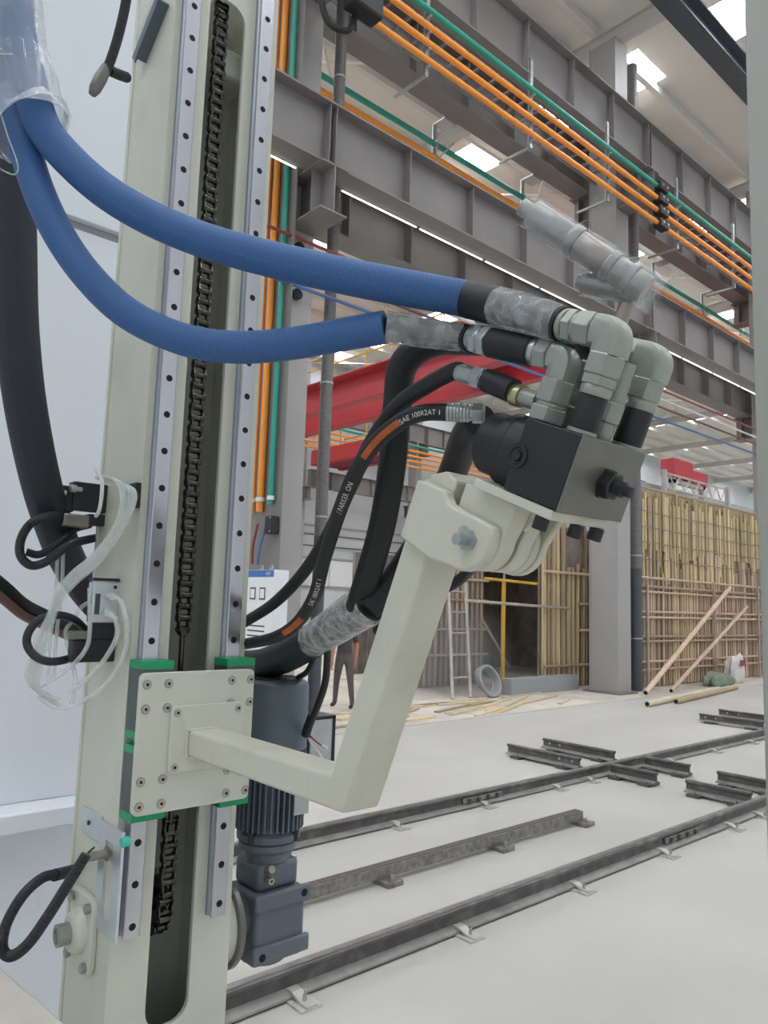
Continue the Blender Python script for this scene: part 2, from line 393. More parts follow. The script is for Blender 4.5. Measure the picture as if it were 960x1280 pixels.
# ------------------------------------------------------------------ steel frame
def corbel(col, x, yn, yf, z, h, tp):
    """bracket cantilevered from yn (column face) to yf, top at z"""
    m = MB(); m.box((x-.012,yn,z-h), (x+.012,yf,z)); part('corbel_web', m, M_STEELP, col, smooth=0)
    part('corbel_plate', MB().box((x-.25,yn,z-h-.025), (x+.25,yf,z-h)), M_STEELP, col, smooth=0)
    part('corbel_plate', MB().box((x-.25,yn,z-.025), (x+.25,yf,z)), M_STEELP, col, smooth=0)
    e = yn+(yf-yn)*.62
    part('corbel_stiffener', MB().box((x-.2,e-.01,z-h), (x+.2,e+.01,z-.025)), M_STEELP, col, smooth=0)
def column(x, label, ya=9.4, yb=10.16, far=False):
    c = thing('steel_column', label, 'column', (x,(ya+yb)/2,0), 'columns carrying the crane girders' if not far else 'columns of the far row')
    m = MB().box((x-.29,ya,0), (x+.27,ya+.03,16.3)).box((x-.29,yb-.03,0), (x+.27,yb,16.3)).box((x-.27,ya+.03,0), (x+.25,yb-.03,16.3))
    part('shaft', m, M_COLP, c, smooth=0)
    part('base_plate', MB().box((x-.4,ya-.1,-.03), (x+.4,yb+.1,.02)), M_STEELP, c, smooth=0)
    for z, h in ((8.42,.74), (12.45,.74)):
        corbel(c, x, ya, ya-.86, z, h, 1); corbel(c, x, yb, yb+.62, z, h, 1)
    return c
column(X0, 'grey steel column with orange and teal conduits strapped beside it')
column(X0+BAY, 'grey steel column standing beside the tall bamboo formwork wall')
column(X0+2*BAY, 'grey steel column standing past the tall bamboo formwork wall')
def girder(x0, x1, yc, zb, zt, label, group, hw=.2, n=6):
    g = thing('crane_girder', label, 'girder', ((x0+x1)/2, yc, zb), group)
    part('web', MB().box((x0,yc-.01,zb+.03), (x1,yc+.01,zt-.03)), M_STEELP, g, smooth=0)
    part('top_flange', MB().box((x0+.003,yc-hw,zt-.03), (x1-.003,yc+hw,zt)), M_STEELP, g, smooth=0)
    part('bottom_flange', MB().box((x0+.003,yc-hw,zb), (x1-.003,yc+hw,zb+.03)), M_STEELP, g, smooth=0)
    me = MB().box((-.008,-hw+.03,zb+.03-zb), (.008,-.01,zt-.03-zb)).box((-.008,.01,zb+.03-zb), (.008,hw-.03,zt-.03-zb)).mesh('stiffener', smooth=0); setm(me, M_STEELP)
    for k in range(n+1):
        xs = x0+.06+(x1-x0-.12)*k/n
        inst('stiffener', me, g, (xs, yc, zb))
    return g
BN = ['left of the conduit column', 'between the two columns', 'past the column by the bamboo wall']
for k in range(3):
    xa, xb = X0-BAY+k*BAY, X0+k*BAY
    girder(xa, xb, 8.8, 8.42, 9.45, 'lower grey crane girder '+BN[k], 'lower crane girders on the hall side')
    girder(xa, xb, 8.8, 12.45, 13.7, 'upper grey crane girder behind the orange conductor bars '+BN[k], 'upper crane girders on the hall side')
    girder(xa, xb, 10.45, 8.42, 9.45, 'lower grey crane girder on the columns\' far side '+BN[k], 'lower crane girders on the far side', .25)
    girder(xa, xb, 10.45, 12.45, 13.7, 'upper grey crane girder on the columns\' far side '+BN[k], 'upper crane girders on the far side', .25)
solo('overhead_beam', MB().box((2,7.08,14.75),(26,7.13,15.25)).box((2,6.88,14.7),(26,7.33,14.75)).box((2,6.88,15.25),(26,7.33,15.3)), M_DKPIPE, 'dark steel beam high under the roof skylights', 'beam', smooth=0)
# glowing strips added for the bright gap behind the lower girder
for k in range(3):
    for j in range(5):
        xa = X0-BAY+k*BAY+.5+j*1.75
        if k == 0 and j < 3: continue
        t = thing('gap_glow_strip', 'thin glowing strip standing for the bright gap behind the lower crane girder', 'glow strip', (xa+.83,9.03,8.40), 'glow strips along the lower girder gap')
        part('tube', MB().cyl((xa,9.03,8.405),(xa+1.66,9.03,8.405),.014,n=10), M_GAPGLOW, t)
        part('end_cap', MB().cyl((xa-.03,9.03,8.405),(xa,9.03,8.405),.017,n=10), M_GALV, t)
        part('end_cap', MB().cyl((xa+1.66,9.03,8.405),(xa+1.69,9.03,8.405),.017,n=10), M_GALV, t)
# downpipes
def downpipe(x, y, r, label):
    p = thing('downpipe', label, 'pipe', (x,y,-.03), 'downpipes beside the columns')
    part('upper_pipe', MB().cyl((x,y,2.9),(x,y,16.2),r,n=20), M_PIPEG, p)
    part('lower_pipe', MB().cyl((x,y,-.03),(x,y,2.9),r*1.02,n=20), M_DKPIPE, p)
    for z in (1.2, 3.2, 5.4, 10.8, 14.4): part('pipe_strap', MB().cyl((x,y,z),(x,y,z+.03),r*1.12,n=20), M_GALV, p)
a = onx(0, 0, 1)
pl = ony(395, 800, 9.62); downpipe(pl.x, 9.62, .1, 'grey wrapped downpipe beside the conduit column')
pr = ony(795.5, 800, 9.62); downpipe(pr.x, 9.62, .135, 'dark grey downpipe in front of the bamboo formwork wall')
# conductor bars
def bus(name, y, z, r, x0, x1, m, label, group):
    return solo(name, MB().cyl((x0,y,z),(x1,y,z),r,n=12), m, label, 'conductor bar', group)
XS, XJ, XE = ony(463, 20, 8.5).x, ony(826, 250, 8.5).x, 28.
for k, (z, m, c) in enumerate(((12.03, M_TEAL, 'teal'), (11.72, M_ORANGE, 'top orange'), (11.41, M_ORANGE, 'middle orange'), (11.09, M_ORANGE, 'bottom orange'))):
    bus('conductor_bar', 8.5, z, .052, XS, XJ-.12, m, c+' conductor bar below the upper girder, before the black joint', 'conductor bars on the hall side')
    bus('conductor_bar', 8.5, z, .052, XJ+.12, XE, m, c+' conductor bar below the upper girder, past the black joint', 'conductor bars on the hall side')
j = thing('bar_joint', 'black joint blocks linking the conductor bars', 'joint', (XJ,8.5,11.0))
for z in (12.03,11.72,11.41,11.09):
    part('joint_block', MB().box((XJ-.2,8.39,z-.1),(XJ+.2,8.61,z+.1)), M_BLACKP, j, bevel=.02)
    part('bolt', MB().cyl((XJ-.1,8.36,z),(XJ-.1,8.39,z),.03,n=6), M_GALV, j); part('bolt', MB().cyl((XJ+.1,8.36,z),(XJ+.1,8.39,z),.03,n=6), M_GALV, j)
e = thing('feed_box', 'black feed box at the start of the orange conductor bars', 'box', (XS-.3,8.5,11.4))
part('body', MB().box((XS-.55,8.22,10.95),(XS+.05,8.53,12.2)), M_BLACKP, e, bevel=.04)
part('cable', MB().tube(spline([(XS-.3,8.5,11.0),(XS-.4,8.55,10.7),(XS-.7,8.7,10.8),(XS-.85,8.8,11.5)]),.05,8), M_RUBBER, e)
def bracket(x, y, zt, zb, back, label, group, slant=False):
    b = thing('hanger_bracket', label, 'bracket', (x,y,zb), group)
    part('hanger', MB().box((x-.045,y-.006,zb),(x+.045,y+.006,zt)).box((x-.045,y-.006,zb),(x-.037,y+.05,zt)), M_GALV, b, smooth=0)
    part('foot_arm', MB().box((x-.025,y,zb-.012),(x+.025,y+back,zb+.03)), M_GALV, b, smooth=0)
    if slant: part('slant_bar', MB().bar((x,y,zb+.05),(x+.3,y-.3,zt-.46),.05,.012), M_GALV, b, smooth=0); part('top_arm', MB().box((x-.05,y-.33,12.405),(x+.35,y+.01,12.445)), M_GALV, b, smooth=0)
    for z in ((12.03,11.72,11.41,11.09) if not slant else (11.94,11.62)):
        part('bar_clip', MB().box((x-.03,y-.09,z-.075),(x+.03,y+.02,z+.075)), M_GALV, b, bevel=.01)
for px in (534, 664, 760, 847, 918):
    bx = ony(px, 60+ (px-534)*.7, 8.58).x
    bracket(bx, 8.585, 12.75, 10.88, .8, {534:'bright hanger bracket closest to the black feed box of the conductor bars', 664:'bright hanger bracket midway along the conductor bars before the column', 760:'bright hanger bracket at the column beside the bamboo wall', 847:'bright hanger bracket just past the black joint blocks', 918:'bright hanger bracket farthest past the black joint blocks'}[px], 'hanger brackets of the conductor bars')
# cable ladder between the two upper girders, seen through the bars
lad = thing('cable_ladder', 'cable ladder lying between the upper girders behind the orange bars', 'cable ladder', (13,9.3,12.6))
for y in (9.06, 9.95): part('stringer', MB().box((4,y,12.5),(25,y+.03,12.6)), M_STEELP, lad, smooth=0)
rm = MB().box((-.03,9.06-9.5,0),(.03,9.95-9.5,.04)).mesh('rung', smooth=0); setm(rm, M_STEELP)
xk = 4.2
while xk < 25:
    if all(abs(xk-(X0+i*BAY)) > .4 for i in range(3)): inst('rung', rm, lad, (xk,9.5,12.53))
    xk += .48
# bars on the far side
bus('conductor_bar', 11.0, 11.94, .06, -1, 34, M_TEAL, 'teal conductor bar on the far side of the columns', 'conductor bars on the far side')
bus('conductor_bar', 11.0, 11.62, .06, -1, 34, M_ORANGE, 'orange conductor bar on the far side of the columns', 'conductor bars on the far side')
for px, py in ((545,170), (655,230), (818,330), (879,370), (927,405)):
    bx = ony(px, py, 11.0).x
    bracket(bx, 11.03, 12.445, 11.5, .25, 'thin white hanger with slanted bar on the far conductor bars', 'hangers of the far conductor bars', True)
# strung cables under the lower girder
for z, m, c in ((7.42,M_WIRER,'dull red'), (7.18,M_WIREW,'pale'), (6.97,M_WIREN,'brown'), (6.66,M_WIREB,'blue')):
    solo('strung_cable', MB().cyl((2,9.2,z),(30,9.2,z),.028,n=8), m, c+' cable strung along the columns below the lower girder', 'cable', 'cables strung below the girder')
for z in (7.42, 6.66):
    solo('cable_insulator', MB().lathe((X0-.05,9.27,z-.07),(0,1,0),[(0,.05),(.03,.09),(.06,.05),(.09,.09),(.13,.05)],12), M_BLACKP, 'black insulator on the conduit column carrying the '+('red' if z > 7 else 'blue')+' cable', 'insulator')
# ------------------------------------------------------------------ conduits, cabinet on the left column
XF = X0-.36
def vconduit(px, py, w, m, zend, label, cat='conduit', zt=16):
    p = onx(px, py, XF)
    solo('conduit', MB().cyl((XF,p.y,zend),(XF,p.y,zt),w,n=14), m, label, cat, 'conduits on the column')
zc = onx(325, 640, XF).z
vconduit(326.5, 600, .055, M_ORANGE, zc, 'thick orange conduit running down the grey column')
vconduit(317, 600, .035, M_ORANGE, zc, 'thin orange conduit beside the thick one on the column')
vconduit(339.5, 600, .042, M_TEAL, zc+.1, 'teal conduit running down the grey column')
cy = onx(330, 600, XF).y
solo('conduit_backplate', MB().box((XF+.06,cy-.4,-.03),(XF+.075,cy+.5,16)), M_STEELP, 'dark grey backing plate behind the orange and teal conduits', 'plate', smooth=0)
for py in (624,):
    z = onx(328, py, XF).z
    for px, w in ((326.5,.07), (317,.05), (339.5,.058)):
        p = onx(px, 600, XF)
        solo('conduit_clamp', MB().cyl((XF,p.y,z-.03),(XF,p.y,z+.03),w,n=14), M_CAB, {326.5:'white clamp on the thick orange conduit',317:'white clamp on the thin orange conduit',339.5:'white clamp on the teal conduit'}[px], 'clamp')
p = onx(337, 656, XF-.05); jb = thing('junction_box', 'small black junction box under the teal conduit', 'box', p)
part('body', MB().box((XF-.08,p.y-.09,p.z-.13),(XF+.05,p.y+.09,p.z+.13)), M_BLACKP, jb, bevel=.012)
part('screw', MB().cyl((XF-.09,p.y-.06,p.z+.1),(XF-.08,p.y-.06,p.z+.1),.012,n=8), M_GALV, jb); part('screw', MB().cyl((XF-.09,p.y-.06,p.z-.1),(XF-.08,p.y-.06,p.z-.1),.012,n=8), M_GALV, jb)
ca0, ca1 = onx(343, 712, XF-.2), onx(305, 712, XF-.2)
zt = ca0.z; zb = onx(320, 850, XF-.2).z
cab = thing('control_cabinet', 'white control cabinet with blue header strip at the column', 'cabinet', (XF-.1,(ca0.y+ca1.y)/2,zb))
y0, y1 = min(ca0.y, ca1.y), max(ca0.y, ca1.y)
part('body', MB().box((XF-.2,y0,zb),(XF+.05,y1,zt)), M_CAB, cab, bevel=.01)
part('header', MB().box((XF-.206,y0+.004,zt-.1),(XF-.2,y1-.004,zt-.004)), M_CABB, cab, smooth=0, label='blue header strip')
vs, fs = text_mesh('ALP', .07)
part('header_text', MB().add([V((XF-.2075, y0+.2-v.x, zt-.075+v.y)) for v in vs], fs), M_CAB, cab, smooth=0)
for yy in (y0+.2, y0+.45): 
    part('meter', MB().box((XF-.208,yy,zt-.42),(XF-.2,yy+.14,zt-.25)), M_GLASSD, cab, smooth=0)
    part('meter_face', MB().box((XF-.2095,yy+.015,zt-.40),(XF-.208,yy+.125,zt-.27)), M_CAB, cab, smooth=0)
    part('lifting_eye', MB().tube([V((XF-.08,yy+.05+.03*math.cos(t*.5236),zt+.035+.035*math.sin(t*.5236))) for t in range(13)],.008,6,False), M_GALV, cab)
part('knob', MB().cyl((XF-.225,y0+.25,zt-.56),(XF-.2,y0+.25,zt-.56),.025,n=12), M_GLASSD, cab)
for k in range(3): part('label_strip', MB().box((XF-.203,y0+.18,zt-.8-k*.07),(XF-.2,y0+.62,zt-.78-k*.07)), M_GLASSD, cab, smooth=0)
for (px0,px1,m,c) in ((322,315,M_WIRER,'red'),(333,322,M_WIREB,'blue')):
    a, b = onx(px0, 655, XF), onx(px1, 705, XF-.06)
    solo('feed_cable', MB().tube(spline([a,a.lerp(b,.5)+V((-.03,0,-.03)),b]),.02,8), m, c+' feed cable dropping from the conduits to the cabinet', 'cable')
# ------------------------------------------------------------------ far row with busbars and red cranes
girs = []
for j in range(2, 7):
    column(X0+j*BAY, 'pale grey column in the far row, seen through the haze', 36.0, 36.7, True)
for j in range(2, 6):
    girder(X0+j*BAY, X0+(j+1)*BAY, 35.4, 8.42, 9.45, 'crane girder of the far row below the orange bars', 'crane girders of the far row')
    girder(X0+j*BAY, X0+(j+1)*BAY, 35.4, 12.45, 13.7, 'crane girder of the far row above the orange bars', 'crane girders of the far row')
for z, m, c in ((12.1,M_TEAL,'teal'), (11.75,M_ORANGE,'uppermost orange'), (11.4,M_ORANGE,'second orange'), (11.05,M_ORANGE,'third orange'), (10.7,M_ORANGE,'lowest orange')):
    bus('conductor_bar', 35.0, z, .075, 15, 62, m, c+' conductor bar along the far row of columns', 'conductor bars of the far row')
for k in range(9):
    solo('hanger_bracket', MB().box((22+k*4,35.08,10.5),(22.06+k*4,35.14,12.5)), M_GALV, 'thin hanger bracket on the far row conductor bars', 'bracket', 'brackets of the far row', smooth=0)
def crane(x, w, zb, label, ya=10.3, yb=35.7):
    c = thing('overhead_crane', label, 'crane', (x+w/2,23,zb), None)
    for xx in (x, x+w):
        part('bridge_girder', MB().box((xx-.25,ya,zb),(xx+.25,yb,zb+.98)), M_RED, c, bevel=.02)
    for y in (10.45, 35.4):
        part('end_truck', MB().box((x-.9,y-.2,zb-.1),(x+w+.9,y+.2,zb+.45)), M_RED, c, bevel=.02)
        for xx in (x-.6, x+w+.6): part('wheel', MB().cyl((xx,y-.06,zb+.02),(xx,y+.06,zb+.02),.16,n=18), M_DKPIPE, c)
    tr = part('trolley', MB().box((x-.2,16,zb+.98),(x+w+.2,18.4,zb+1.5)), M_DKRED, c, bevel=.02)
    part('hoist_drum', MB().cyl((x+.2,17.2,zb+1.8),(x+w-.2,17.2,zb+1.8),.32,n=20), M_RED, tr)
    part('motor', MB().cyl((x+.3,16.4,zb+1.75),(x+1.1,16.4,zb+1.75),.2,n=14), M_DKPIPE, tr)
    for xx in (x-.75,):
        for z in (1.55, 2.0): part('handrail', MB().cyl((xx,11,zb+z),(xx,34.6,zb+z),.035,n=8), M_YEL, c)
        part('walkway', MB().box((xx-.05,11,zb+.95),(xx+.5,34.6,zb+1.0)), M_RED, c, smooth=0)
        pm = MB().cyl((0,0,0),(0,0,1.05),.03,n=6).mesh('rail_post'); setm(pm, M_YEL)
        for k in range(12): inst('rail_post', pm, c, (xx,11+k*2,zb+.97))
    return c
crane(18.3, 2.2, 9.62, 'red double-girder overhead crane nearest the conduit column')
sp_ = thing('service_platform', 'red service platform hung before the far row of columns', 'platform', (26.5,32.5,9.62))
for xx in (25.6, 27.6): part('side_beam', MB().box((xx-.2,30.3,9.62),(xx+.2,35.1,10.5)), M_RED, sp_, bevel=.02)
part('deck', MB().box((25.8,30.3,9.7),(27.4,35.1,9.8)), M_DKRED, sp_, smooth=0)
part('cross_beam', MB().box((25.4,30.1,9.7),(27.8,30.4,10.45)), M_RED, sp_, bevel=.02)
for xx in (25.6, 27.6):
    for y in (30.4, 32.6, 34.8): part('rail_post', MB().cyl((xx,y,10.5),(xx,y,11.5),.03,n=6), M_YEL, sp_)
    part('handrail', MB().cyl((xx,30.4,11.5),(xx,34.8,11.5),.035,n=8), M_YEL, sp_)
for xx in (25.6, 27.6): part('hanger_rod', MB().cyl((xx,35.0,10.5),(xx,35.25,12.5),.05,n=8), M_GALV, sp_)
cr2 = thing('crane_carriage', 'red crane end carriage on the far girder past the bamboo wall', 'crane', (25,11.6,9.5))
part('end_beam', MB().box((21.6,11.1,10.0),(29.4,11.6,10.75)), M_RED, cr2, bevel=.03)
part('upper_beam', MB().box((22.2,11.7,11.2),(29.4,12.1,11.75)), M_RED, cr2, bevel=.03)
for k in range(8):
    part('lattice_bar', MB().bar((22+k*.95,11.4,10.75),(22.5+k*.95,11.8,11.25),.09,.09), M_RED, cr2); part('lattice_bar', MB().bar((22.5+k*.95,11.8,11.25),(22.95+k*.95,11.4,10.75),.09,.09), M_ORANGE, cr2)
part('bogie', MB().box((22.4,10.25,9.45),(24.0,11.15,10.1)).box((27.4,10.25,9.45),(29.0,11.15,10.1)), M_DKRED, cr2, bevel=.03)
for xx in (22.8,23.6,27.8,28.6): part('wheel', MB().cyl((xx,10.4,9.62),(xx,10.55,9.62),.17,n=18), M_DKPIPE, cr2)
for k in range(3): part('cable', MB().tube(spline([(23+k*1.6,11.3,10.7),(23.5+k*1.6,11.0,10.3),(24.1+k*1.6,11.1,10.2),(24.6+k*1.6,11.3,10.7)]),.05,8), M_BLACKP, cr2)
# far stuff above the bamboo wall
tw = thing('lattice_truss', 'small grey lattice truss above the bamboo wall', 'truss', (36,17.6,-.03))
for z in (7.75, 8.45): part('chord', MB().bar((33.4,17.6,z),(40.4,17.6,z),.08,.08), M_TUBE, tw)
for k in range(7):
    part('diagonal', MB().bar((33.5+k,17.6,7.75),(34+k,17.6,8.45),.05,.05), M_TUBE, tw)
    part('diagonal', MB().bar((34+k,17.6,8.45),(34.5+k,17.6,7.75),.05,.05), M_TUBE, tw)
for xx in (33.5, 40.3): part('post', MB().box((xx-.1,17.5,-.03),(xx+.1,17.7,8.6)), M_COLP, tw)
hb = thing('hopper_unit', 'red machine housing seen above the bamboo wall top', 'machine', (39.4,20,-.03))
part('housing', MB().box((38.2,19.5,9.1),(40.4,20.3,10.15)).box((40.4,19.5,9.0),(42.2,20.3,9.75)), M_RED, hb, bevel=.05)
part('support_frame', MB().box((38.3,19.6,-.03),(38.6,19.9,9.1)).box((41.8,19.6,-.03),(42.1,19.9,9.0)).box((38.3,19.6,8.8),(42.1,19.9,9.0)), M_COLP, hb, smooth=0)
pw = solo('partition_wall', MB().box((30,21,-.03),(72,21.2,8.9)), M_FARG, 'grey partition wall behind the bamboo formwork wall', 'wall', smooth=0)
# ------------------------------------------------------------------ timber formwork
def strip_mesh(w, t, h, name):
    me = MB().box((-w/2,-t/2,0),(w/2,t/2,h)).mesh(name, smooth=0); return me
sm = []
for w, t, h in ((.10,.05,1.0),(.075,.05,1.0),(.055,.05,1.0)):
    me = strip_mesh(w,t,h,'timber_strip'); setm(me, M_WOOD); sm.append(me)
spk = []
for w, t, h in ((.07,.05,1.0),(.05,.05,1.0)):
    me = strip_mesh(w,t,h,'timber_stud'); setm(me, M_WOODP); spk.append(me)
wx0, wx1, wy = 17.45, 24.9, 9.86
fw = thing('formwork_wall', 'tall formwork wall of upright timber strips tied with wire', 'formwork', ((wx0+wx1)/2,wy,-.03))
part('backing_board', MB().box((wx0,wy+.12,-.03),(wx1,wy+.17,5.05)), M_WOOD, fw, smooth=0)
x = wx0+.03
while x < wx1:
    me = random.choice(sm); zq = random.choice((2.45,2.5,2.6,3.3,3.45)); o = inst('timber_strip', me, fw, (x,wy+.03+random.uniform(-.02,.03),zq))
    o.scale = (1,1,random.uniform(4.72,5.12)-(x-wx0)*.02-zq); o.rotation_euler = (0,random.uniform(-.008,.008),0)
    x += random.uniform(.075,.17)
x = wx0+.03
while x < wx1:
    me = random.choice(sm if random.random() < .4 else spk); o = inst('timber_stud', me, fw, (x,wy+.04+random.uniform(-.02,.03),0))
    o.scale = (1,1,random.uniform(2.5,3.6)); o.rotation_euler = (0,random.uniform(-.008,.008),0)
    x += random.uniform(.09,.15)
for z in (.42, .62, 1.12, 1.24, 1.72, 1.86, 2.36, 2.5, 2.72):
    part('waler_pole', MB().cyl((wx0-.1,wy-.05,z),(wx1,wy-.05,z+random.uniform(-.02,.02)),.032,n=8), M_WOODP, fw)
for z in (3.2, 3.62, 4.02, 4.42):
    part('tie_wire', MB().tube(spline([(wx0+k*.62, wy-.03, z+random.uniform(-.015,.015)) for k in range(13)],4),.011,6), M_STEELP, fw)
for xx in (17.6, 21.3, 24.3): part('support_post', MB().cyl((xx,wy-.12,-.03),(xx,wy-.12,2.75 if xx > 18 else 2.7),.03,n=8), M_TUBE, fw)
part('top_edge', MB().box((wx0,wy+.1,5.05),(wx1,wy+.2,5.11)), M_WOODP, fw, smooth=0)
# inner formwork panel left of the column
iw = thing('timber_formwork', 'narrow formwork panel of rough boards and studs left of the column', 'formwork', (16,10.9,-.03))
part('rough_board', MB().box((14.85,11.0,-.03),(17.1,11.05,3.9)), M_BOARD, iw, smooth=0)
for k in range(11):
    x = 14.93+k*.2; o = inst('timber_stud', random.choice(sm), iw, (x,10.94+random.uniform(-.02,.02),0)); o.scale = (1,1.4,random.choice((4.4,3.4,3.0,4.0,2.9))); o.rotation_euler = (0,random.uniform(-.012,.012),0)
for z in (.5, 1.35, 2.0, 2.75): part('waler_pole', MB().cyl((14.85 if z in (.5,2.75) else 16.3,10.86,z),(17.1,10.86,z),.035,n=8), M_WOODP, iw)
lw = thing('formwork_screen', 'pale slatted formwork screen standing behind the cream arm', 'formwork', (13.4,12.4,-.03))
part('rough_board', MB().box((12.2,12.5,-.03),(14.5,12.55,2.9)), M_FARG, lw, smooth=0)
for k in range(13):
    x = 12.25+k*.18; o = inst('timber_stud', random.choice(spk), lw, (x,12.44,0)); o.scale = (1.2,1,random.uniform(2.7,3.2))
for z in (.7,1.3,2.0,2.5): part('waler_pole', MB().cyl((12.2,12.38,z),(14.6,12.38,z),.035,n=8), M_WOODP, lw)
# dark chamber between them
ch = thing('pit_chamber', 'dark board-lined chamber between the two formwork panels', 'chamber', (15,15,-.03))
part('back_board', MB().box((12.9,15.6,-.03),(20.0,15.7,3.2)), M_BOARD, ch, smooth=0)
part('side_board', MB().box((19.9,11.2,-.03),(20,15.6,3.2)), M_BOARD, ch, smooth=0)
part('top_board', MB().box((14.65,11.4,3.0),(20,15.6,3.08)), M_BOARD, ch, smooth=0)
bm_ = MB().box((-.008,-.01,0),(.008,0,3.1)).mesh('batten', smooth=0); setm(bm_, M_TUBE)
for k in range(20): inst('batten', bm_, ch, (13.1+k*.34,15.6,0))
kb = onz(628, 858, 0)
solo('concrete_kerb', MB().box((13.2,10.5,-.03),(15.7,10.75,.32)), M_FARG, 'low grey concrete kerb in front of the dark chamber', 'kerb', bevel=.01)
solo('yellow_prop', MB().cyl((13.75,11.2,-.03),(13.75,11.2,2.45),.05,n=12).box((13.6,11.05,-.03),(13.9,11.35,0)).box((13.65,11.1,2.45),(13.85,11.3,2.47)), M_YEL, 'upright yellow steel prop before the dark chamber', 'prop')
solo('scaffold_tube', MB().cyl((12.1,10.9,1.98),(15.75,10.78,1.88),.035,n=10), M_TUBE, 'long level scaffold tube across the chamber opening', 'scaffold tube')
solo('scaffold_tube', MB().cyl((13.2,11.3,2.5),(15.5,11.0,2.42),.035,n=10), M_YEL, 'yellowish scaffold tube over the chamber opening', 'scaffold tube')
solo('scaffold_tube', MB().cyl((15.0,12.2,-.03),(15.0,12.2,2.7),.035,n=10), M_TUBE, 'upright scaffold tube inside the dark chamber', 'scaffold tube')
solo('scaffold_tube', MB().cyl((13.9,12,1.6),(15.1,12.1,.4),.03,n=10), M_TUBE, 'slanting scaffold tube inside the dark chamber', 'scaffold tube')
ld = thing('scaffold_ladder', 'pale wooden ladder frame leaning by the slatted screen', 'ladder', (12.1,11.0,-.03))
for dx in (0, .55): part('stile', MB().bar((11.55+dx,10.7,-.03),(12.3+dx,11.6,2.5),.06,.08), M_TUBE, ld)
for k in range(5):
    t = .15+k*.18; part('rung', MB().cyl((11.55+.75*t,10.7+.9*t,2.5*t),(12.1+.75*t,10.7+.9*t,2.5*t),.025,n=8), M_TUBE, ld)
hc = P(605, 862, 13.9+1.)
hs = thing('hose_coil', 'pale dusty coil of hose lying before the chamber', 'hose', (12.6,10.6,-.03))
for k in range(4): part('coil_turn', MB().tube([V((12.6+(.30-.02*k)*math.cos(t*.2618), 10.6+.12*math.sin(t*.2618)+.05*k, .30+(.30-.02*k)*math.sin(t*.2618))) for t in range(25)],.035,8,False), M_FARG, hs)
# leaning poles, pipes on the floor, sack and tarpaulin
def hollow(name, a, b, r, m, label, group):
    t = thing(name, label, 'pole', a, group)
    part('pole', MB().cyl(a, b, r, n=12), m, t); d = (V(b)-V(a)).normalized()
    part('bore', MB().cyl(V(a)-d*.004, V(a)+d*.01, r*.75, n=12), M_HOLE, t, label='dark open end')
a = onz(807, 866, .06); hollow('bamboo_pole', a, V((22.2,wy-.16,2.62)), .062, M_WOODP, 'long thick pole leaning on the bamboo wall', 'poles leaning on the wall')
a = onz(839, 863.5, .05); hollow('bamboo_pole', a, V((23.4,wy-.15,2.1)), .05, M_WOODP, 'thin pole leaning on the bamboo wall', 'poles leaning on the wall')
a = onz(809, 880, .06); b = onz(898, 861, .06); hollow('bamboo_pole', a, b, .06, M_PALEB, 'pale pole lying on the floor by the bamboo wall', 'poles lying on the floor')
a = onz(845, 877, .055); b = onz(921, 859, .055); hollow('bamboo_pole', a, b, .052, M_WOOD, 'yellowish pole lying on the floor by the bamboo wall', 'poles lying on the floor')
def lump(name, c, s, m, label, cat, seed):
    random.seed(seed); bm = bmesh.new(); bmesh.ops.create_icosphere(bm, subdivisions=3, radius=1)
    mb = MB(); vs = []
    for v in bm.verts:
        f = 1+.16*math.sin(5*v.co.x+seed)+.14*math.sin(7*v.co.y+2*seed)+random.uniform(-.05,.05); q = v.co*f
        vs.append(V((c[0]+q.x*s[0], c[1]+q.y*s[1], max(c[2]+q.z*s[2], c[2]-s[2]*.55))))
    fs = [tuple(v.index for v in f.verts) for f in bm.faces]; bm.free()
    lo = min(v.z for v in vs)
    return solo(name, MB().add([v+V((0,0,-.03-lo)) for v in vs], fs), m, label, cat, smooth=50)
lump('tarpaulin', (20.3,9.25,.1), (.75,.25,.22), M_TARP, 'crumpled green tarpaulin on the floor by the bamboo wall', 'tarpaulin', 3)
sk = lump('sack', (21.55,9.3,.3), (.36,.2,.5), M_BAG, 'white printed sack propped beside the green tarpaulin', 'sack', 5)
part('printed_patch', MB().box((21.35,9.075,.45),(21.7,9.08,.62)), M_WIRER, sk)
solo('red_panel', MB().box((25.0,9.3,.35),(25.25,9.34,3.3)).box((25.0,9.34,.35),(25.05,9.7,3.3)).box((25.0,9.3,-.03),(25.1,9.7,.35)), M_DKRED, 'dark red steel post frame at the end of the bamboo wall', 'post')
# timber scraps on the dusty floor
segs_ = []
def cross_(p, q, a, b):
    def o(u, v, w): return (v.x-u.x)*(w.y-u.y)-(v.y-u.y)*(w.x-u.x)
    return o(p,q,a)*o(p,q,b) < 0 and o(a,b,p)*o(a,b,q) < 0
tries = 0
while len(segs_) < 26 and tries < 900:
    tries += 1
    x, y = random.uniform(7.6,13.5), random.uniform(9.05,10.4); an = random.uniform(-.3,.5); L = random.uniform(.8,2.2)
    d = V((math.cos(an),math.sin(an),0))*L/2; c = V((x,y,-.03+.018)); w_ = V((-d.y,d.x,0)).normalized()*.09
    if any(cross_(c-d, c+d, a_, b_) or cross_(c-d+w_, c+d+w_, a_, b_) or cross_(c-d-w_, c+d-w_, a_, b_) or (c-(a_+b_)/2).length < .14 for a_, b_ in segs_) or (c-V((8.5,10.5,0))).length < .9 or abs(c.x-6.6) < .8 or c.y+abs(d.y) > 10.45: continue
    segs_.append((c-d, c+d))
    solo('timber_scrap', MB().bar(c-d, c+d, random.uniform(.05,.1), .034), random.choice((M_WOODP,M_PALEB,M_WOOD)), 'thin timber scrap lying on the dusty floor before the formwork', 'timber', 'timber scraps on the floor', smooth=0)
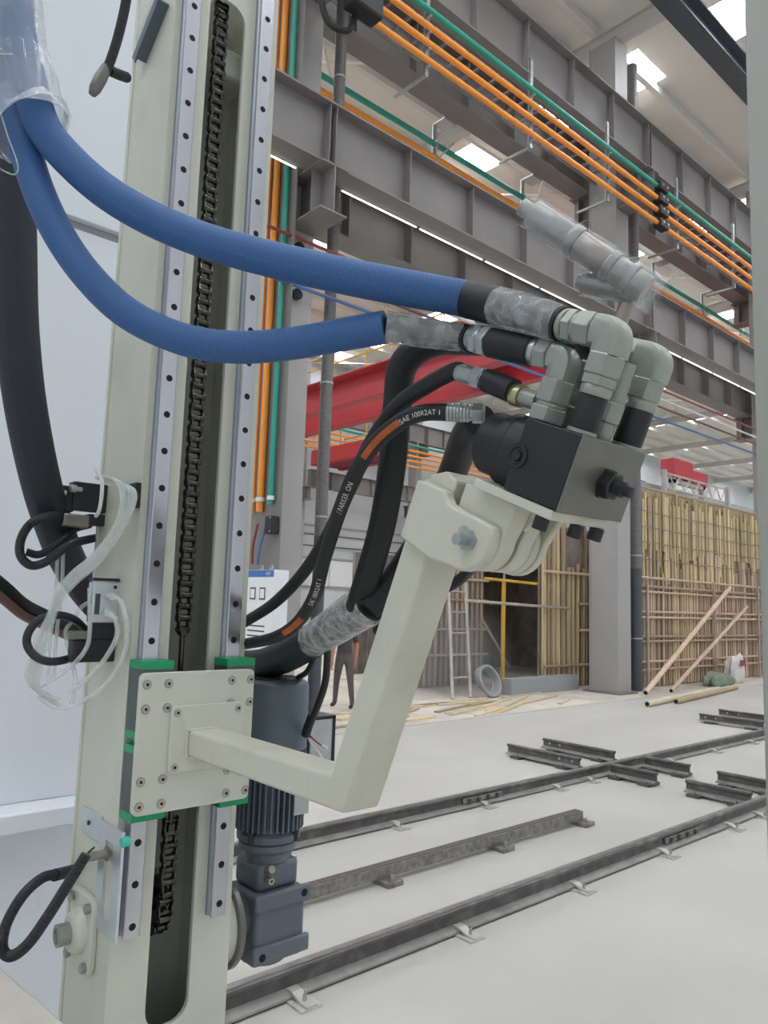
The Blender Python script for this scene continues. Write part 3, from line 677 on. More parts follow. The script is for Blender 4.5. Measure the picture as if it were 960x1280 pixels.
# ------------------------------------------------------------------ track on the floor
RP = [(-.068,0),(.068,0),(.068,.012),(.012,.028),(.009,.08),(.03,.09),(.034,.10),(.034,.112),(.026,.12),(-.026,.12),(-.034,.112),(-.034,.10),(-.03,.09),(-.009,.08),(-.012,.028),(-.068,.012)]
def rail_mb(o, u, d):
    m = MB().prism(RP, o, u, (0,0,1), d); m.mi = [1 if i-2 in (2,14,1,15) else 0 for i in range(len(m.f))]; return m
def railx(x0, x1, yc, label, name='track_rail', group='long track rails'):
    r = thing(name, label, 'rail', ((x0+x1)/2,yc,.012), group)
    part('rail_section', rail_mb((x0,yc,.012), (0,1,0), (x1-x0,0,0)), [M_RAILIRON, M_RAILFOOT], r, smooth=0)
    part('rail_head', MB().box((x0,yc-.02,.1325),(x1,yc+.02,.1335)), M_RAILTOP, r, smooth=0, label='worn bright rail head')
    return r
def clip(x, y, s, label, group):
    c = thing('rail_clip', label, 'clip', (x,y,0), group)
    part('base', MB().box((x-.06,y-.09*s,0),(x+.06,y+.09*s,.011)), M_CLIP, c, smooth=0)
    part('clamp', MB().prism([(-.085,.011),(-.02,.011),(.045,.032),(.085,.032),(.085,.042),(.035,.042),(-.03,.021),(-.085,.021)], (x-.03,y,0), (0,s,0), (0,0,1), (.06,0,0)), M_CLIP, c, smooth=0)
    part('bolt', MB().cyl((x,y-.03*s,.02),(x,y-.03*s,.05),.011,n=6).cyl((x,y-.03*s,.05),(x,y-.03*s,.07),.006,n=8), M_BOLT, c)
R1, R2, RK = 3.165, 4.93, 3.99
r1 = railx(-3.5, 16, R1, 'long rusty dark track rail running closest to the lift mast')
r2 = railx(-3.5, 20, R2, 'long dark track rail between the rack bar and the bamboo wall')
for x in (1.1,2.3,3.47,4.62,5.8,6.99,7.6,8.9,10.1): clip(x, R1-.1, 1, 'flat steel clip plate bolted beside the nearer long rail', 'clips of the nearer long rail')
for x in (3.4,4.58,5.72,6.88,7.49,9.3,10.5,11.7,13.2): clip(x, R2-.1, 1, 'flat steel clip plate bolted beside the farther long rail', 'clips of the farther long rail')
def splice(x, y, label):
    s = thing('fish_plate', label, 'plate', (x,y,.06))
    part('plate', MB().box((x-.28,y-.03,.045),(x+.28,y-.012,.092)), M_RAILTOP, s, bevel=.004)
    for dx in (-.2,-.07,.07,.2): part('bolt', MB().cyl((x+dx,y-.055,.068),(x+dx,y-.03,.068),.02,n=6), M_RAILIRON, s)
splice(6.2, R1, 'bolted fish plate joining the nearer long rail'); splice(5.75, R2, 'bolted fish plate joining the farther long rail')
def raily(x, ya, yb, label, group, holes=()):
    r = thing('short_rail', label, 'rail', (x,(ya+yb)/2,.03), group)
    part('rail_section', rail_mb((x,ya,.03), (1,0,0), (0,yb-ya,0)), [M_RAILIRON, M_RAILFOOT], r, smooth=0)
    part('rail_head', MB().box((x-.02,ya,.1503),(x+.02,yb,.1513)), M_RAILTOP, r, smooth=0)
    for y in (ya+.18*(yb-ya), yb-.18*(yb-ya)):
        part('packing_plate', MB().box((x-.12,y-.07,0),(x+.12,y+.07,.03)), M_RAILIRON, r, smooth=0)
        part('clip_bolt', MB().cyl((x-.085,y,.03),(x-.085,y,.06),.013,n=6), M_BOLT, r)
    for y in holes: part('bolt_hole', MB().cyl((x-.0135,y,.095),(x-.0105,y,.095),.016,n=12), M_CLIP, r, label='bolt hole showing the pale floor')
g = 'short cross rails at the first crossing'
raily(7.85, 5.22, 6.28, 'short cross rail with bolt holes at its inner end, beyond the farther long rail', g, (5.32,5.5)); raily(8.6, 5.22, 6.28, 'short cross rail with bolt holes at its outer end, beyond the farther long rail', g, (6.18,6.02))
raily(7.9, 4.28, 4.84, 'short cross rail between the long rails touching the farther rail, closer to the mast', g); raily(8.65, 4.28, 4.84, 'short cross rail between the long rails touching the farther rail, closer to the column', g)
raily(7.87, 3.27, 3.93, 'short cross rail between the long rails touching the nearer rail, closer to the mast', g); raily(8.6, 3.27, 3.93, 'short cross rail between the long rails touching the nearer rail, closer to the column', g)
raily(13.1, 5.22, 6.28, 'short cross rail at the second crossing, bolt holes at its outer end', g, (6.18,6.0)); raily(14.0, 5.22, 6.35, 'short cross rail at the second crossing, standing behind the other', g, (6.2,6.0))
rk = thing('rack_bar', 'grey rack bar with fine teeth between the two long rails', 'rack', (4,RK,.03))
part('bar', MB().box((-1,RK-.035,.035),(6.0,RK+.035,.112)), M_RACK, rk, bevel=.002)
tm = MB().box((-.004,-.03,0),(.004,.03,.009)).mesh('tooth', smooth=0); setm(tm, M_RACK)
mbt = MB()
for k in range(290):
    inst('tooth', tm, rk, (1.4+k*.0158,RK,.112))
for x in (-.2,2.4,3.65,4.85,5.97):
    part('support', MB().box((x-.07,RK-.13,0),(x+.07,RK+.08,.035)), M_RACK, rk, bevel=.003)
    part('bolt', MB().cyl((x,RK-.085,.035),(x,RK-.085,.07),.014,n=6), M_BOLT, rk)
# ================================================================== MACHINE
# enclosure panels behind the mast
enc = thing('enclosure_wall', 'white enclosure wall of smooth panels behind the lift mast', 'wall panel', (-1,2.6,0))
part('upper_panel', MB().box((-3.6,2.6,3.20),(1.08,2.64,4.9)), M_WHITE, enc, bevel=.004)
part('middle_panel', MB().box((-3.6,2.62,1.225),(1.08,2.66,3.17)), M_WHITE, enc, bevel=.004)
part('panel_joint', MB().box((-3.6,2.63,3.17),(1.08,2.66,3.20)), M_FARG, enc, smooth=0)
part('ledge', MB().box((-3.6,2.5,1.165),(1.08,2.66,1.225)), M_WHITE, enc, bevel=.006)
part('lower_panel', MB().box((-3.6,2.62,0),(1.08,2.66,1.165)), M_WHITE, enc, bevel=.004)
# mast
MX0, MX1, MY0, MY1, MZ = .665, .938, 1.523, 1.74, 3.75
SX0, SX1, SZ0, SZ1 = .75, .846, 1.018, 3.335
mast = thing('lift_mast', 'tall cream square mast with a long slot and two guide rails', 'mast', ((MX0+MX1)/2,(MY0+MY1)/2,0))
def plate_hole(outer, inner, y0, y1):
    """rectangular plate in xz with a rounded slot: strips from slot loop to outline"""
    mb = MB(); n = len(inner); x0,x1,z0,z1 = outer
    cx, cz = sum(p[0] for p in inner)/n, sum(p[1] for p in inner)/n
    out = []
    for a, b in inner:   # push every loop point out to the outline
        if b >= SZ1-.0351 and a > SX0+.0351*0 : pass
        dx, dz = a-cx, b-cz
        tx = ((x1-cx)/dx if dx > 0 else (x0-cx)/dx) if abs(dx) > 1e-9 else 1e9
        tz = ((z1-cz)/dz if dz > 0 else (z0-cz)/dz) if abs(dz) > 1e-9 else 1e9
        t = min(tx, tz); out.append((cx+dx*t, cz+dz*t))
    vs = [V((a,y0,b)) for a,b in inner]+[V((a,y0,b)) for a,b in out]+[V((a,y1,b)) for a,b in inner]+[V((a,y1,b)) for a,b in out]
    fs = []
    for i in range(n):
        j = (i+1) % n
        fs += [(i,j,n+j,n+i), (2*n+i,3*n+i,3*n+j,2*n+j), (i,2*n+i,2*n+j,j)]
    return mb.add(vs, fs)
slot = rrect(SX0, SX1, SZ0, SZ1, .036, 6)
# front plate as four strips plus corner fillets keeps the faces clean
fp = MB().box((MX0,MY0,0),(SX0,MY0+.01,MZ)).box((SX1,MY0,0),(MX1,MY0+.01,MZ)).box((SX0,MY0,0),(SX1,MY0+.01,SZ0)).box((SX0,MY0,SZ1),(SX1,MY0+.01,MZ))
for cx_, cz_, sx_, sz_ in ((SX0,SZ0,1,1),(SX1,SZ0,-1,1),(SX0,SZ1,1,-1),(SX1,SZ1,-1,-1)):
    r = .04; pl_ = [(0,0)]+[(r-r*math.cos(math.radians(a)), r-r*math.sin(math.radians(a))) for a in range(0,91,15)]
    fp.prism([(sx_*a, sz_*b) for a,b in pl_], (cx_,MY0,cz_), (1,0,0), (0,0,1), (0,.01,0))
part('front_plate', fp, M_CREAM, mast, smooth=0)
part('side_wall', MB().box((MX0,MY0+.01,0),(MX0+.01,MY1,MZ)), M_CREAM, mast, smooth=0)
part('side_wall', MB().box((MX1-.01,MY0+.01,0),(MX1,MY1,MZ)), M_CREAM, mast, smooth=0)
part('rear_wall', MB().box((MX0+.01,MY1-.01,0),(MX1-.01,MY1,MZ)), M_DARKIN, mast, smooth=0)
part('rear_flange', MB().box((MX0-.004,MY1,0),(MX1+.004,MY1+.012,MZ)), M_CREAM, mast, bevel=.002)
part('corner_strip', MB().box((SX0-.012,MY0+.012,1.08),(SX0-.002,MY0+.06,1.62)).box((SX0-.012,MY0+.012,1.78),(SX0-.002,MY0+.06,2.13)), M_BLOCKB, mast, smooth=0)
part('inner_stop', MB().box((SX1-.05,MY0+.06,3.19),(SX1+.05,MY1-.01,3.27)), M_DARKIN, mast, bevel=.01)
part('base_plate', MB().box((MX0-.1,MY0-.1,0),(MX1+.1,MY1+.1,.025)), M_CREAM, mast, bevel=.004)
GR = [(-.017,0),(.017,0),(.017,.009),(.0125,.013),(.0125,.018),(.017,.022),(.017,.0275),(.0155,.029),(-.0155,.029),(-.017,.0275),(-.017,.022),(-.0125,.018),(-.0125,.013),(-.017,.009)]
hm = MB().lathe((0,-.0003,0),(0,1,0),[(0,.0072),(.0003,.0072)],16).mesh('mounting_hole'); setm(hm, M_HOLE)
hr = MB().lathe((0,-.0002,0),(0,1,0),[(0,.0079),(.0002,.0079)],16).mesh('hole_rim'); setm(hr, M_RAILSIDE)
for xc, zl in ((.697,1.224),(.891,1.217)):
    gr_ = MB().prism(GR, (xc,MY0,zl), (1,0,0), (0,-1,0), (0,0,3.5-zl)); gr_.mi = [1 if (i_ > 1 and i_-2 not in (7,8,9)) else 0 for i_ in range(len(gr_.f))]
    g = part('guide_rail', gr_, [M_RAIL, M_RAILSIDE], mast, smooth=0)
    z = 2.364-.08*14
    while z < 3.48:
        if z > zl+.01:
            inst('mounting_hole', hm, g, (xc,MY0-.0291,z))
        z += .08
# bearing unit on the mast's left side
bu = thing('bearing_unit', 'cream flange bearing bolted low on the mast side', 'bearing', (MX0,1.64,1.2))
by, bz = 1.645, 1.20
part('flange', MB().prism([(a,b) for a,b in rrect(by-.062,by+.062,bz-.075,bz+.075,.02)], (MX0-.014,0,0), (0,1,0), (0,0,1), (.014,0,0)), M_CREAM, bu, bevel=.003)
part('boss', MB().lathe((MX0-.014,by,bz), (-1,0,0), [(0,.046),(.012,.042),(.02,.036),(.022,.03)], 28), M_CREAM, bu)
part('shaft_end', MB().lathe((MX0-.03,by,bz), (-1,0,0), [(0,.022),(.03,.022),(.031,.016),(.026,.015)], 24), M_FIT, bu)
for dy in (-.045,.045):
    for dz in (-.057,.057): part('bolt', MB().cyl((MX0-.014,by+dy,bz+dz),(MX0-.024,by+dy,bz+dz),.01,n=6), M_FIT, bu)
part('grease_nipple', MB().cyl((MX0-.02,by+.03,bz+.05),(MX0-.03,by+.035,bz+.068),.004,n=8), M_BOLT, bu)
# chains
def link_mesh(w):
    pl = []; 
    for k in range(9): a = math.radians(90+180*k/8); pl.append((.0095*math.cos(a), .0127+.0095*math.sin(a)-.0254*0))
    prof = [(.0095*math.cos(math.radians(t)), .0127+.0095*math.sin(math.radians(t))) for t in range(0,181,30)]+[(-.0055,0)]+[(.0095*math.cos(math.radians(t)), -.0127+.0095*math.sin(math.radians(t))) for t in range(180,361,30)]+[(.0055,0)]
    m = MB()
    for s in (-1, 1): m.prism(prof, (s*w-(.0015),0,0), (0,1,0), (0,0,1), (.003,0,0))
    return m
lo = link_mesh(.0145)
for zz in (-.0127,.0127): lo.cyl((-.0165,0,zz),(.0165,0,zz),.0042,n=8)
lo = lo.mesh('outer_link', smooth=0); setm(lo, M_CHAIN)
li = link_mesh(.0108); 
for zz in (-.0127,.0127): li.cyl((-.0093,0,zz),(.0093,0,zz),.0079,n=12).cyl((-.017,0,zz),(.017,0,zz),.004,n=8)
li = li.mesh('inner_link'); setm(li, M_CHAIN)
CHX = .80
def chain(path, name, label):
    t = thing('drive_chain', label, 'chain', path[0]); 
    for i in range(len(path)-1):
        a, b = V(path[i]), V(path[i+1]); d = (b-a); an = math.atan2(-d.y, d.z)
        inst(name and ('inner_link' if i % 2 else 'outer_link'), li if i % 2 else lo, t, (a+b)/2, Matrix.Rotation(an, 3, 'X'))
    return t
CY1 = 1.562
chain([V((CHX,CY1,3.45-.0254*k)) for k in range(65)], 'u', 'dark oily roller chain inside the mast slot, above the carriage')
pts = [V((CHX,CY1,1.415-.0254*k)) for k in range(7)]
SPR, SPC = .062, V((CHX,CY1+.062,1.235))
da = .0254/SPR
for k in range(1, 9): an = math.pi+da*k; pts.append(V((CHX, SPC.y+SPR*math.cos(an), SPC.z+SPR*math.sin(an))))
ch2 = chain(pts, 'l', 'dark oily roller chain running around the sprocket below the carriage')
sp = thing('chain_sprocket', 'dark chain sprocket at the bottom of the mast slot', 'sprocket', SPC)
part('disc', MB().cyl(SPC-V((.006,0,0)), SPC+V((.006,0,0)), .052, n=32), M_CHAIN, sp)
tmh = MB().prism([(-.007,.05),(.007,.05),(.003,.064),(-.003,.064)], (-.005,0,0), (0,1,0), (0,0,1), (.01,0,0)).mesh('tooth', smooth=0); setm(tmh, M_CHAIN)
for k in range(15): inst('tooth', tmh, sp, SPC, Matrix.Rotation(k*2*math.pi/15, 3, 'X'))
part('hub', MB().cyl(SPC-V((.03,0,0)), SPC+V((.03,0,0)), .022, n=20), M_CHAIN, sp)
# carriage with arm
PY1, PY0 = 1.456, 1.442
car = thing('carriage', 'cream carriage plate on the guide rails with its bent square-tube arm', 'carriage', (.79,1.45,1.46))
part('face_plate', MB().prism(rrect(.657,.917,1.470,1.744,.012), (0,PY0,0), (1,0,0), (0,0,1), (0,PY1-PY0,0)), M_CREAM, car, bevel=.0015)
for xc in (.697,.891):
    for z0, z1 in ((1.455,1.60),(1.612,1.766)):
        U = [(-1,0),(1,0),(1,1.513-PY1),(.53,1.513-PY1),(.53,.036),(-.53,.036),(-.53,1.513-PY1),(-1,1.513-PY1)]
        def ublk(w, a, c): return MB().prism([(q*w, v) for q, v in U], (xc,PY1+.0005,a), (1,0,0), (0,1,0), (0,0,c-a))
        b = part('bearing_block', ublk(.034, z0+.016, z1-.016), M_BLKSIDE, car)
        for q0, q1 in ((z0,z0+.016),(z1-.016,z1)): part('end_cap', ublk(.035, q0, q1), M_GREEN, b, label='green end cap')
bmz = MB().lathe((0,0,0),(0,-1,0),[(0,.0085),(.0003,.0085),(.0004,.0062),(.0005,.006),(.003,.006),(.003,.0033),(.0012,.003)],20).mesh('socket_screw'); setm(bmz, M_BOLT)
bmh = MB().lathe((0,-.0006,0),(0,-1,0),[(0,.0031),(.0008,.0031)],6).mesh('socket', smooth=0); setm(bmh, M_HOLE)
rg = MB().lathe((0,0,0),(0,-1,0),[(0,.0092),(.0004,.0092)],20).mesh('counterbore'); setm(rg, M_BLOCKB)
colx = [ony(q[0]*.35417, 830+q[1]*.35417, PY0).x for q in ((520,62),(596,60),(819,53),(885,50))]
rowz = [1.722, 1.674, 1.535, 1.488]
for r_ in rowz:
    for x in colx:
        inst('counterbore', rg, car, (x,PY0,r_)); s_ = inst('socket_screw', bmz, car, (x,PY0-.0004,r_)); inst('socket', bmh, s_, (x,PY0-.002,r_))
part('arm_flange', MB().prism(rrect(.722,.888,1.545,1.677,.008), (0,PY0-.010,0), (1,0,0), (0,0,1), (0,.010,0)), M_CREAM, car, bevel=.0015)
for x in (.734,.874):
    for z in (1.557,1.664):
        s_ = inst('socket_screw', bmz, car, (x,PY0-.0102,z)); inst('socket', bmh, s_, (x,PY0-.0118,z))
AX0, AX1 = .76, .833
yi, yo, ztop = .780, .725, -.134
def yz(yp, zp): q = HL(0, yp, zp); return (q.y, q.z)
ib = ((.780 - 0)/1, 0)
def on_z(yp, z):   # point of the line y'=yp at world height z
    zp = (z-H-yp*st)/ct; return yz(yp, zp)
arm_poly = [(PY0-.009,1.627), on_z(yi,1.627), yz(yi,ztop), yz(yo,ztop+.004), on_z(yo,1.575), (PY0-.009,1.575)]
part('arm', MB().prism(arm_poly, (AX0,0,0), (0,1,0), (0,0,1), (AX1-AX0,0,0)), M_CREAMARM, car, bevel=.006, seg=3)
part('weld_bead', MB().tube([V((AX0-.002,PY0-.011,1.575)),V((AX0-.002,PY0-.011,1.627)),V((AX1+.002,PY0-.011,1.628)),V((AX1+.002,PY0-.011,1.574)),V((AX0-.002,PY0-.011,1.574))],.004,8), M_CREAMARM, car)
# clevis cheeks at the top of the upright
PVY, PVZ = .655, -.178
def cheek(x0, x1, r, top, back):
    poly = [(back,top),(back,PVZ-r*1.02)]
    poly = [(back, PVZ-r)]+[(PVY-r*math.sin(math.radians(t)), PVZ-r*math.cos(math.radians(t))) for t in range(0,151,15)]+[(back-.05, top), (back, top)]
    q = HL(0,0,0); return MB().prism(poly, (x0,q.y,q.z), HY, HZ, (x1-x0,0,0))
r_c = .049; pc = [(.772,-.137),(.772,-.225),(.70,-.232)]+[(PVY-r_c*math.sin(math.radians(t)), PVZ-r_c*math.cos(math.radians(t))) for t in range(-10,126,12)]+[(.642,-.150),(.685,-.1505),(.700,-.148),(.708,-.141),(.712,-.134)]
q_ = HL(0,0,0); part('clevis_cheek', MB().prism(pc, (.741,q_.y,q_.z), HY, HZ, (.0195,0,0)), M_CREAMARM, car, bevel=.004)
part('clevis_cheek', cheek(.8325, .848, .048, -.116, .768), M_CREAMARM, car, bevel=.004)
part('clevis_web', MB().prism([(.725,-.137),(.725,-.215),(.715,-.215),(.715,-.12),(.74,-.112),(.768,-.126),(.768,-.137)], HL(.7605,0,0), HY, HZ, (.072,0,0)), M_CREAMARM, car, bevel=.003)
# adjusting rods joining chain and carriage
for z0, z1, c in ((1.70,1.83,'upper'),(1.39,1.52,'lower')):
    rr = thing('chain_rod', c+' threaded rod tying the chain to the carriage', 'rod', (CHX,CY1,z0))
    part('rod', MB().cyl((CHX,CY1,z0),(CHX,CY1,z1-.01),.006,n=12), M_CHAIN, rr)
    part('fork', MB().box((CHX-.008,CY1-.008,z1-.02 if c=='upper' else z0),(CHX+.008,CY1+.008,z1 if c=='upper' else z0+.02)), M_CHAIN, rr, bevel=.002)
    part('lug', MB().box((CHX-.02,PY1+.001,(z0 if c=='upper' else z1-.016)),(CHX+.02,CY1+.02,(z0+.016 if c=='upper' else z1))), M_CREAM, rr, bevel=.002)
# ------------------------------------------------------------------ head
hd = thing('rotary_head', 'tilted head with black and steel block on a cream clevis bracket', 'hydraulic head', HL(.79,.62,-.16))
def hbox(a, b):
    t = MB().box(a, b); t.v = [HL(*v) for v in t.v]; return t
def hpx(poly, x0, x1):
    q = HL(0,0,0); return MB().prism(poly, (x0,q.y,q.z), HY, HZ, (x1-x0,0,0))
part('manifold_block', hbox((.742,.5305,-.101),(.880,.617,-.007)), M_BLOCKB, hd, bevel=.0015)
part('end_plate', hbox((.7415,.5255,-.1015),(.8805,.530,-.0065)), M_BLOCKG, hd, bevel=.001, label='bare machined steel face')
HC = lambda y: HL(.797, y, -.055)
part('swivel_housing', MB().lathe(HC(.6175), HY, [(0,.0535),(.03,.0535),(.034,.0505),(.05,.0505),(.054,.044),(.085,.044),(.088,.036)], 40), M_BLOCKB, hd)
part('housing_groove', MB().lathe(HC(.649), HY, [(0,.0515),(.0015,.0515)], 40), M_HOLE, hd)
part('side_port', MB().lathe(HL(.742,.612,-.056), (-1,0,0), [(0,.016),(.002,.016),(.002,.0115),(.0005,.010)], 24).lathe(HL(.742,.612,-.056), (-1,0,0), [(0,.008),(.004,.007)], 8), M_BLOCKB, hd)
pg = part('hex_plug', MB().lathe(HL(.815,.5255,-.056), -HY, [(0,.021),(.004,.021),(.004,.0185),(.014,.0185),(.0155,.016)], 6), M_BLACKP, hd, smooth=20)
part('plug_stem', MB().lathe(HL(.815,.510,-.056), -HY, [(0,.010),(.012,.010),(.013,.007),(.022,.007),(.023,.005)], 12), M_BLACKP, pg)
part('plug_tag', MB().add([HL(.815+a,.5096-.0,-.056+b) for a,b in ((-.009,-.008),(-.001,-.010),(.001,.005),(-.007,.008))], [(0,1,2,3)]), M_BOLT, pg, smooth=0)
part('corner_screw', MB().lathe(HL(.8805,.545,-.070), (1,0,0), [(0,.012),(.010,.012)], 6), M_BLACKP, hd, smooth=20)
part('mount_plate', hbox((.743,.534,-.115),(.862,.668,-.1025)), M_CREAMARM, hd, bevel=.0015)
def tongue(r, y0, y1): return [(y0,-.116)]+[(PVY-r*math.cos(math.radians(t)), PVZ-r*math.sin(math.radians(t))) for t in range(-10,191,12)]+[(y1,-.116)]
part('tongue', hpx(tongue(.047,.600,.700), .7625, .7945), M_CREAMARM, hd, bevel=.003)
part('tongue', hpx(tongue(.047,.600,.700), .804, .8310), M_CREAMARM, hd, bevel=.003)
part('gusset', hpx([(.585,-.116),(.66,-.116),(.66,-.15),(.605,-.15)], .7945, .804), M_CREAMARM, hd, smooth=0)
part('outer_yoke', hpx(tongue(.050,.592,.700), .8495, .862), M_CREAMARM, hd, bevel=.003)
for x, y in ((.748,.553),(.80,.537),(.845,.537)):
    part('cap_screw', MB().cyl(HL(x+.006,y,-.116), HL(x+.006,y,-.132), .0095, n=14), M_BLACKP, hd)
part('pivot_bolt', MB().cyl(HL(.741,PVY-.012,PVZ-.004), HL(.734,PVY-.012,PVZ-.004), .0145, n=6).cyl(HL(.734,PVY-.012,PVZ-.004), HL(.716,PVY-.012,PVZ-.004), .0078, n=14), M_ZINC, hd, smooth=20)
part('pivot_pin', MB().cyl(HL(.7405,PVY,PVZ), HL(.868,PVY,PVZ), .012, n=16), M_BOLT, hd)
# ------------------------------------------------------------------ fittings
def stack(parent, p, axis, segs, ref=None):
    """segs: (kind, length, radius, material, name)"""
    p = V(p); a = V(axis).normalized()
    for kind, L, r, m, nm in segs:
        if kind == 'hex': part(nm, MB().lathe(p, a, [(0,r*.93),(L*.08,r),(L*.92,r),(L,r*.93)], 6, ref=ref), m, parent, bevel=.0006, smooth=20)
        elif kind == 'cyl': part(nm, MB().lathe(p, a, [(0,r*.96),(min(.002,L*.1),r),(L-min(.002,L*.1),r),(L,r*.96)], 28), m, parent)
        elif kind == 'rib':
            pr = []; nrib = 7
            for k in range(nrib): pr += [(L*k/nrib,r*.93),(L*(k+.2)/nrib,r),(L*(k+.8)/nrib,r),(L*(k+1)/nrib-.0001,r*.93)]
            part(nm, MB().lathe(p, a, pr, 16), m, parent)
        p = p+a*L
    return p
def elbow(parent, c, a, b, r, la, lb, m, name='elbow'):
    """solid 90-degree elbow body: leg along a and leg along b from centre c"""
    c, a, b = V(c), V(a).normalized(), V(b).normalized(); R_ = r*.75; pts = [c+a*la]
    o = c+a*R_*.8+b*R_*.8
    for k in range(0, 9):
        t = math.radians(90*k/8); pts.append(o-b*(R_*.8)*math.cos(t)-a*(R_*.8)*math.sin(t))
    pts.append(c+b*lb)
    return part(name, MB().tube(pts, r, 32, sq=4.5, ref=(1,0,0)), m, parent)
# tall elbow with the upper blue hose
EB = HL(.767,.55,.116)
f1 = thing('elbow_fitting', 'big grey elbow on the black stub, feeding the upper blue hose', 'pipe fitting', HL(.767,.55,-.007))
stack(f1, HL(.767,.55,-.0065), HZ, [('cyl',.005,.0185,M_FIT,'collar'),('cyl',.042,.0172,M_BLACKP,'black_sleeve'),('cyl',.012,.0190,M_FIT,'neck'),('hex',.012,.0225,M_FIT,'lock_nut'),('hex',.026,.0240,M_FIT,'swivel_nut')])
elbow(f1, EB, -HZ, HY, .0192, .026, .024, M_FIT)
ref1 = (1,0,0)
e1 = stack(f1, EB+HY*.024, HY, [('cyl',.004,.0178,M_FIT,'neck'),('hex',.024,.0225,M_FIT,'union_nut'),('cyl',.005,.0185,M_FIT,'neck'),('hex',.014,.0218,M_FIT,'lock_nut'),('cyl',.008,.0205,M_FIT,'neck')])
# second tall elbow behind, right end
f2 = thing('elbow_fitting', 'grey elbow on the black stub at the steel face\'s outer corner', 'pipe fitting', HL(.865,.55,-.007))
stack(f2, HL(.865,.548,-.0065), HZ, [('cyl',.004,.0205,M_FIT,'collar'),('cyl',.046,.0190,M_BLACKP,'black_sleeve'),('cyl',.013,.0192,M_FIT,'neck'),('hex',.027,.0225,M_FIT,'swivel_nut')])
ED = HL(.865,.548,.110); elbow(f2, ED, -HZ, HY, .0188, .028, .024, M_FIT)
e2 = stack(f2, ED+HY*.024, HY, [('hex',.028,.0218,M_FIT,'union_nut'),('cyl',.02,.0215,M_FIT,'neck')])
# short elbow with the lower blue hose
f3 = thing('elbow_fitting', 'short grey elbow over the black housing, feeding the lower blue hose', 'pipe fitting', HL(.777,.614,-.007))
stack(f3, HL(.777,.6145,-.0065), HZ, [('hex',.020,.0250,M_FIT,'base_nut'),('cyl',.005,.020,M_FIT,'neck'),('hex',.030,.0238,M_FIT,'swivel_nut')])
EA = HL(.777,.6145,.076); elbow(f3, EA, -HZ, HY, .0165, .028, .020, M_FIT)
e3 = stack(f3, EA+HY*.020, HY, [('cyl',.004,.015,M_FIT,'neck'),('hex',.022,.0200,M_FIT,'union_nut'),('cyl',.012,.0180,M_ZINC,'neck')])
# plain screwed stub between the two tall elbows
f4 = thing('stub_fitting', 'stepped hex stub standing between the two tall elbows', 'pipe fitting', HL(.812,.55,-.007))
stack(f4, HL(.817,.556,-.0065), HZ, [('cyl',.022,.013,M_FIT,'neck'),('hex',.026,.0180,M_FIT,'hex_nut'),('cyl',.05,.0125,M_FIT,'riser')])
f5 = thing('stub_fitting', 'broad hex stub on the block behind the black stubs', 'pipe fitting', HL(.822,.60,-.007))
stack(f5, HL(.825,.604,-.0065), HZ, [('hex',.030,.0235,M_FIT,'hex_nut'),('cyl',.03,.018,M_FIT,'neck'),('hex',.03,.0225,M_FIT,'hex_nut')])
# ------------------------------------------------------------------ hoses
def hose(name, label, pts, r, m, group=None, cat='hose', n=20, sub=12):
    path = spline(pts, sub); t = thing(name, label, cat, path[0], group)
    return t, path, part('sleeve', MB().tube(path, r, n), m, t)
def wrap(parent, a, b, r0, r1, m, name='film_wrap', n=22, seg=10, wob=.022):
    a, b = V(a), V(b); pts = [a.lerp(b, k/seg) for k in range(seg+1)]
    rr = [r0+(r1-r0)*k/seg for k in range(seg+1)]
    return part(name, MB().tube(pts, rr, n, False, wob=wob), m, parent, smooth=60)
# upper blue hose
b0 = HL(.767,.66,.120); b1 = HL(.767,.745,.1235); b2 = HL(.767,.815,.126)
hu = thing('blue_hose', 'upper blue braided hose crossing the mast to the tall elbow', 'hose', P(300,312,1.08), 'blue braided hoses')
part('hose_tail', MB().tube([e1, b0, b1, b2], .0225, 20), M_RUBBER, hu)
part('heat_shrink', MB().tube([b1, b1.lerp(b2,.5), b2+HY*.01], .0262, 24), M_RUBBER, hu, label='black shrink sleeve')
wrap(hu, e1+HY*.004, b1+HY*.002, .0245, .027, M_FILM2)
up_path = spline([b2, P(440,347,1.07), P(300,314,1.10), P(210,283,1.12), P(140,245,1.125), P(90,203,1.13), P(55,160,1.13), P(37,105,1.125), P(22,40,1.125), P(14,-40,1.125)], 14)
part('sleeve', MB().tube(up_path, .0258, 26), M_BLUE, hu, label='blue braided sleeve')
# lower blue hose
c0 = e3; c1 = HL(.77,.742,.0745); c2 = HL(.77,.80,.073); c3 = HL(.77,.875,.072)
hl = thing('blue_hose', 'lower blue braided hose sagging across the mast to the short elbow', 'hose', P(300,430,1.08), 'blue braided hoses')
part('black_sleeve', MB().tube([c0, c1], .0205, 24), M_RUBBER, hl)
stack(hl, c1, HY, [('hex',.014,.0225,M_ZINC,'hex_nut'),('cyl',.004,.019,M_ZINC,'neck'),('hex',.013,.0215,M_ZINC,'hex_nut'),('cyl',.008,.018,M_ZINC,'ferrule')])
q3 = P(482,409,1.075)
part('hose_tail', MB().tube(spline([c2-HY*.02, c2, c2.lerp(q3,.5), q3]), .0195, 20), M_RUBBER, hl)
wrap(hl, c2+HY*.004, q3, .0215, .0235, M_FILM2)
lo_path = spline([q3, P(430,418,1.09), P(360,430,1.10), P(290,434,1.10), P(225,423,1.11), P(160,392,1.12), P(110,345,1.125), P(72,290,1.13), P(45,230,1.14), P(28,170,1.155), P(12,100,1.18), P(0,20,1.19), P(-6,-40,1.19)], 14)
part('sleeve', MB().tube(lo_path, .0238, 26), M_BLUE, hl, label='blue braided sleeve')
